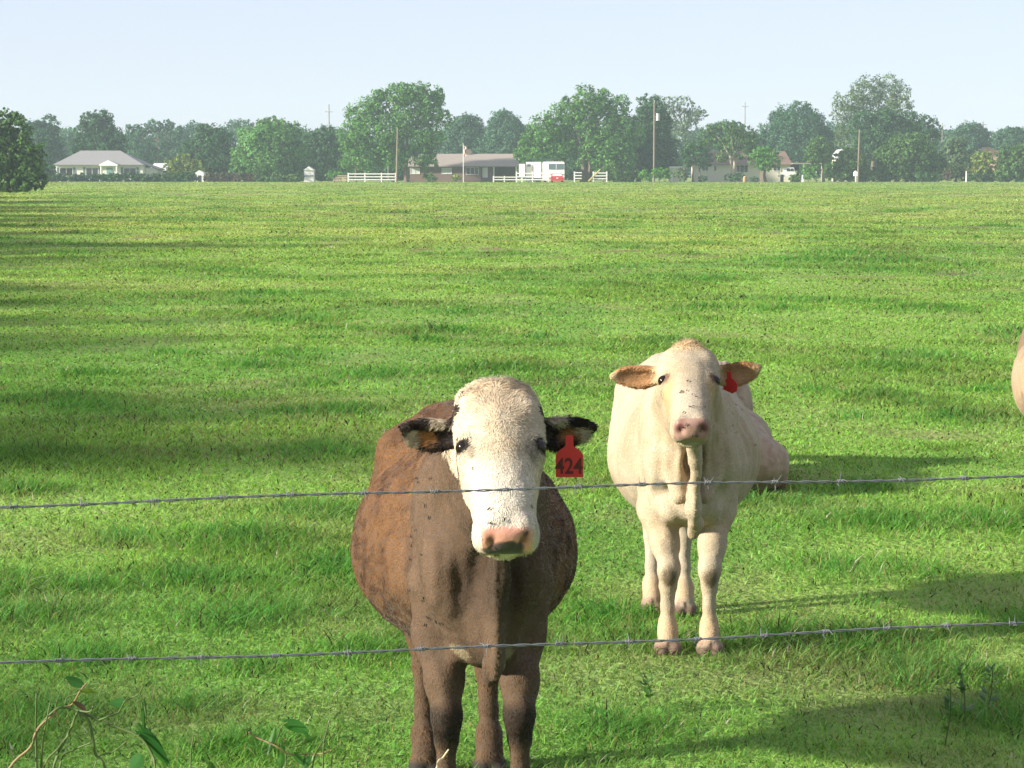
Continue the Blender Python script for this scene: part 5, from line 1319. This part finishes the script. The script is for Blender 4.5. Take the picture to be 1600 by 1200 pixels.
def vine_leaf(parent, a, b, width, colr, D, twist=.3, fold=.25, curl=.15, heart=True):
    """leaf blade from stalk pixel a to tip pixel b, width in photo pixels"""
    A, B = P(a[0], a[1], D), P(b[0], b[1], D); ax = B - A; ln = ax.length; ax = ax.normalized()
    s = Vector((ax.z, 0, -ax.x)).normalized(); s = (s * math.cos(twist) + Vector((0, 1, 0)) * math.sin(twist)).normalized(); n = ax.cross(s).normalized()
    w = width * D / FPX * .5; V, C, f = [], [], []; nu, nv = 10, 6
    for i in range(nu + 1):
        t = i / nu; prof = (math.sin(math.pi * min(1, t * .97 + .03)) ** .75) * (1.15 - .55 * t) if heart else math.sin(math.pi * t) ** .8
        for j in range(nv + 1):
            v = 2 * j / nv - 1; back = -.16 * ln * abs(v) * (1 - t) ** 3 if heart else 0
            p = A + ax * (ln * t + back) + s * (v * w * prof) + n * (abs(v) * w * prof * fold - curl * ln * t * t)
            V.append(p); c = np.array(colr) * .62 * (1.15 if abs(v) < .15 else 1.0) * (.9 + .2 * random.Random(i * 9 + j).random()); C.append(c)
    for i in range(nu):
        for j in range(nv):
            q = i * (nv + 1) + j; f.append((q, q + 1, q + nv + 2, q + nv + 1))
    off = parent.location
    me = np_mesh('leaf', np.array([tuple(p - off) for p in V]), np.array(f), np.full(len(f), 4), cols=np.array(C), smooth=True)
    return link('leaf', me, M['vleaf'], parent)
def stem(parent, pts, D, r0, r1, m='vine', seed=0, wob=.02):
    path = pix_path(pts, D, wob, seed); n = len(path)
    return MB().tube(path, [r0 + (r1 - r0) * i / (n - 1) for i in range(n)], 6).build('stem', M[m], parent, smooth=True)
D = 5.15
vb = P(95, 1290, D)
v = empty('vine', vb, 'tangled thorny vine with brown and green stems, lower left corner', 'vine', 'wild plants at the foot of the fence')
for k, (pts, r0, r1, m) in enumerate([
    ([(-30, 1290), (15, 1200), (47, 1168), (58, 1140), (85, 1115), (91, 1107), (112, 1101), (125, 1080), (136, 1067)], .0028, .0016, 'drystem'),
    ([(57, 1300), (57, 1200), (56, 1140), (57, 1084)], .0030, .0018, 'vine'), ([(60, 1290), (66, 1170), (72, 1130), (79, 1096)], .0026, .0014, 'vine'),
    ([(50, 1165), (62, 1135), (88, 1108), (105, 1106), (122, 1110), (140, 1112), (146, 1103)], .0026, .0018, 'vine'), ([(70, 1300), (85, 1195), (105, 1150), (121, 1113)], .0034, .0022, 'vine'),
    ([(120, 1112), (138, 1125), (146, 1160), (149, 1178), (165, 1202), (180, 1290)], .0036, .0026, 'vine'), ([(122, 1110), (165, 1130), (216, 1150), (238, 1180), (243, 1205), (250, 1290)], .0030, .0024, 'vine'),
    ([(155, 1125), (168, 1120), (185, 1113), (195, 1096), (205, 1091), (217, 1084), (224, 1072)], .0020, .0012, 'vine'), ([(216, 1150), (226, 1138), (228, 1120), (224, 1092)], .0018, .0010, 'vine'),
    ([(60, 1230), (72, 1190), (92, 1168), (110, 1140), (118, 1118)], .0024, .0016, 'vine'), ([(80, 1290), (95, 1190), (115, 1172), (144, 1160)], .0024, .0018, 'vine'), ([(130, 1290), (150, 1190), (175, 1176), (196, 1160)], .0018, .0012, 'vine'),
    ([(102, 1100), (105, 1090), (120, 1084), (126, 1078)], .0016, .0012, 'vine'), ([(296, 1300), (298, 1190), (300, 1165), (303, 1145)], .0022, .0010, 'vine')]):
    stem(v, pts, D, r0, r1, m, k)
for a, b, w, c, tw, fo, cu, he in [((128, 1080), (153, 1080), 11, (.20, .30, .05), .5, .2, .1, True), ((128, 1070), (102, 1058), 18, (.055, .20, .035), .5, .3, .1, True), ((192, 1096), (170, 1100), 18, (.06, .21, .04), .6, .3, .1, True),
                       ((216, 1150), (266, 1196), 34, (.035, .15, .03), .9, .5, .0, True), ((220, 1140), (262, 1200), 26, (.05, .19, .035), .3, .5, -.05, True), ((225, 1140), (226, 1090), 10, (.07, .22, .04), .4, .5, .0, False), ((220, 1182), (203, 1206), 26, (.08, .25, .06), .2, .1, .0, True),
                       ((156, 1127), (161, 1116), 8, (.12, .26, .06), .2, .1, .0, True), ((113, 1096), (138, 1110), 10, (.06, .04, .025), .3, .4, .2, False), ((330, 1212), (330, 1190), 18, (.09, .22, .05), .3, .2, .1, True)]:
    vine_leaf(v, a, b, w, c, D, tw, fo, cu, he)
vb = P(460, 1290, 5.25)
v = empty('vine', vb, 'small heart-leaved vine at the bottom edge, left of the brown cow', 'vine', 'wild plants at the foot of the fence')
for k, (pts, r0, r1, m) in enumerate([([(389, 1144), (400, 1152), (430, 1165), (450, 1178), (480, 1178), (506, 1177), (518, 1172)], .0016, .0014, 'drystem'), ([(500, 1300), (505, 1190), (506, 1160), (513, 1134)], .0026, .0014, 'vine'),
    ([(440, 1300), (446, 1200), (446, 1178), (438, 1163)], .0022, .0014, 'vine'), ([(470, 1300), (490, 1190), (498, 1168), (510, 1150)], .0020, .0012, 'vine'), ([(452, 1168), (468, 1164), (480, 1150), (474, 1160)], .0012, .001, 'vine'), ([(430, 1163), (440, 1136), (450, 1128)], .0014, .001, 'vine'), ([(512, 1300), (518, 1190), (522, 1175)], .0016, .001, 'vine')]):
    stem(v, pts, 5.25, r0, r1, m, 40 + k)
for a, b, w, c, tw, fo, cu, he in [((447, 1130), (484, 1142), 24, (.06, .22, .045), .2, .2, .1, True), ((471, 1140), (488, 1162), 9, (.05, .19, .035), .5, .4, .0, False), ((431, 1133), (420, 1180), 10, (.08, .24, .04), .3, .4, .1, False), ((440, 1155), (438, 1206), 15, (.085, .25, .045), .3, .3, .0, False), ((476, 1160), (496, 1148), 12, (.11, .27, .06), .3, .2, .1, True), ((460, 1178), (474, 1196), 14, (.07, .23, .05), .3, .2, .0, True), ((482, 1182), (474, 1204), 14, (.07, .22, .05), .3, .2, .0, True)]:
    vine_leaf(v, a, b, w, c, 5.25, tw, fo, cu, he)
s = empty('dry_stalk', P(686, 1260, 5.3), 'single pale dry stalk crossing the brown cow\'s left foreleg', 'stalk', 'wild plants at the foot of the fence')
stem(s, [(676, 1290), (682, 1200), (692, 1184), (701, 1171)], 5.3, .0026, .0016, 'straw', 90)
# taller weeds standing in the grass
def weed(px, py, D, hgt, label, seed):
    rng = random.Random(seed); b = P(px, py, D); z0 = float(gz(b.x, D)); root = empty('weed', (b.x, D, z0), label, 'weed', 'tall weeds in the near grass')
    top = Vector((b.x + rng.uniform(-.03, .03), D + rng.uniform(-.03, .03), z0 + hgt)); base = Vector((b.x, D, z0))
    MB().tube([base, base.lerp(top, .5) + Vector((.01, 0, 0)), top], [.003, .0025, .0012], 5).build('stem', M['vine'], root)
    V, C, f = [], [], []
    for i in range(26):
        t = .25 + .75 * rng.random(); p = base.lerp(top, t); az = rng.uniform(0, 6.28); ln = .05 * (1.2 - .6 * t); d = Vector((math.cos(az), math.sin(az), .5)); sd_ = Vector((-math.sin(az), math.cos(az), 0)) * ln * .2
        k = len(V); V += [p, p + d * ln * .5 + sd_, p + d * ln, p + d * ln * .5 - sd_]; f.append((k, k + 1, k + 2, k + 3)); c = np.array((.06, .15, .035)) * rng.uniform(.7, 1.3); C += [c] * 4
    me = np_mesh('foliage', np.array([tuple(p - root.location) for p in V]), np.array(f), np.full(len(f), 4), cols=np.array(C)); link('foliage', me, M['vleaf'], root)
for k, (px, py, hgt, lab) in enumerate([(1476, 1175, .22, 'dark upright weed stalk in the lower right grass, leftmost of its row'), (1508, 1150, .26, 'tallest weed stalk of the lower right grass'), (1540, 1120, .18, 'weed stalk nearest the right edge in the lower right grass'), (1015, 1110, .12, 'short leafy weed right of the brown cow\'s forelegs')]):
    dd = 2.0 / math.tan(PITCH + math.atan((py - 600) / FPX)); weed(px, py, dd, hgt, lab, k)
# ------------------------------------------------------------------ flies resting on the two nearest cows
def fly_mesh():
    mb = MB(); mb.sphere((0, 0, .002), (.0018, .0042, .0016), 8, 5); mb.sphere((0, -.0045, .0022), .0015, 6, 4)
    for s_ in (-1, 1): mb.add([(0, -.001, .0034), (s_ * .0035, .0052, .0028), (s_ * .0010, .0068, .0030)], [(0, 1, 2)])
    me = bpy.data.meshes.new('fly'); me.from_pydata(mb.v, [], mb.f); me.materials.append(mat('fly', (.012, .011, .012), .4)); return me
FLY = fly_mesh()
def settle(root, n, seed, want, label, group):
    rng = random.Random(seed); body = [c for c in root.children if c.name.startswith('body')][0]; me = body.data; nv = len(me.vertices); done = 0
    Mw = Matrix.Translation(root.location) @ Matrix.Rotation(root.rotation_euler.z, 4, 'Z')
    while done < n:
        vtx = me.vertices[rng.randrange(nv)]; c, nn = vtx.co, vtx.normal
        if not want(c, nn): continue
        q = nn.to_track_quat('Z', 'Y').to_matrix().to_4x4() @ Matrix.Rotation(rng.uniform(0, 6.28), 4, 'Z')
        o = bpy.data.objects.new('fly', FLY); COL.objects.link(o); tag(o, label, 'fly', group)
        o.matrix_world = Mw @ Matrix.Translation(c + nn * .003) @ q @ Matrix.Scale(rng.uniform(.8, 1.25), 4); done += 1
settle(brown, 24, 1, lambda c, n: -.62 < c.y < -.2 and .62 < c.z < 1.1 and c.x < -.06 and n.y < -.1, 'tiny black fly resting on the left shoulder of the brown cow', 'flies on the brown cow\'s shoulder')
settle(brown, 7, 2, lambda c, n: c.y < -1.18 and c.z < 1.25 and n.y < -.4, 'tiny black fly resting on the white face of the brown cow', 'flies on the brown cow\'s face')
settle(cream, 22, 3, lambda c, n: -.62 < c.y < .3 and .8 < c.z < 1.12 and c.x > .08 and (n.x > .2 or n.y < -.3), 'tiny black fly resting on the right flank of the cream cow', 'flies on the cream cow\'s flank')
settle(cream, 16, 4, lambda c, n: c.y < -1.22 and c.z > .98 and abs(c.x + .04) < .05 and n.y < -.3, 'tiny black fly resting on the nose bridge of the cream cow', 'flies on the cream cow\'s nose')
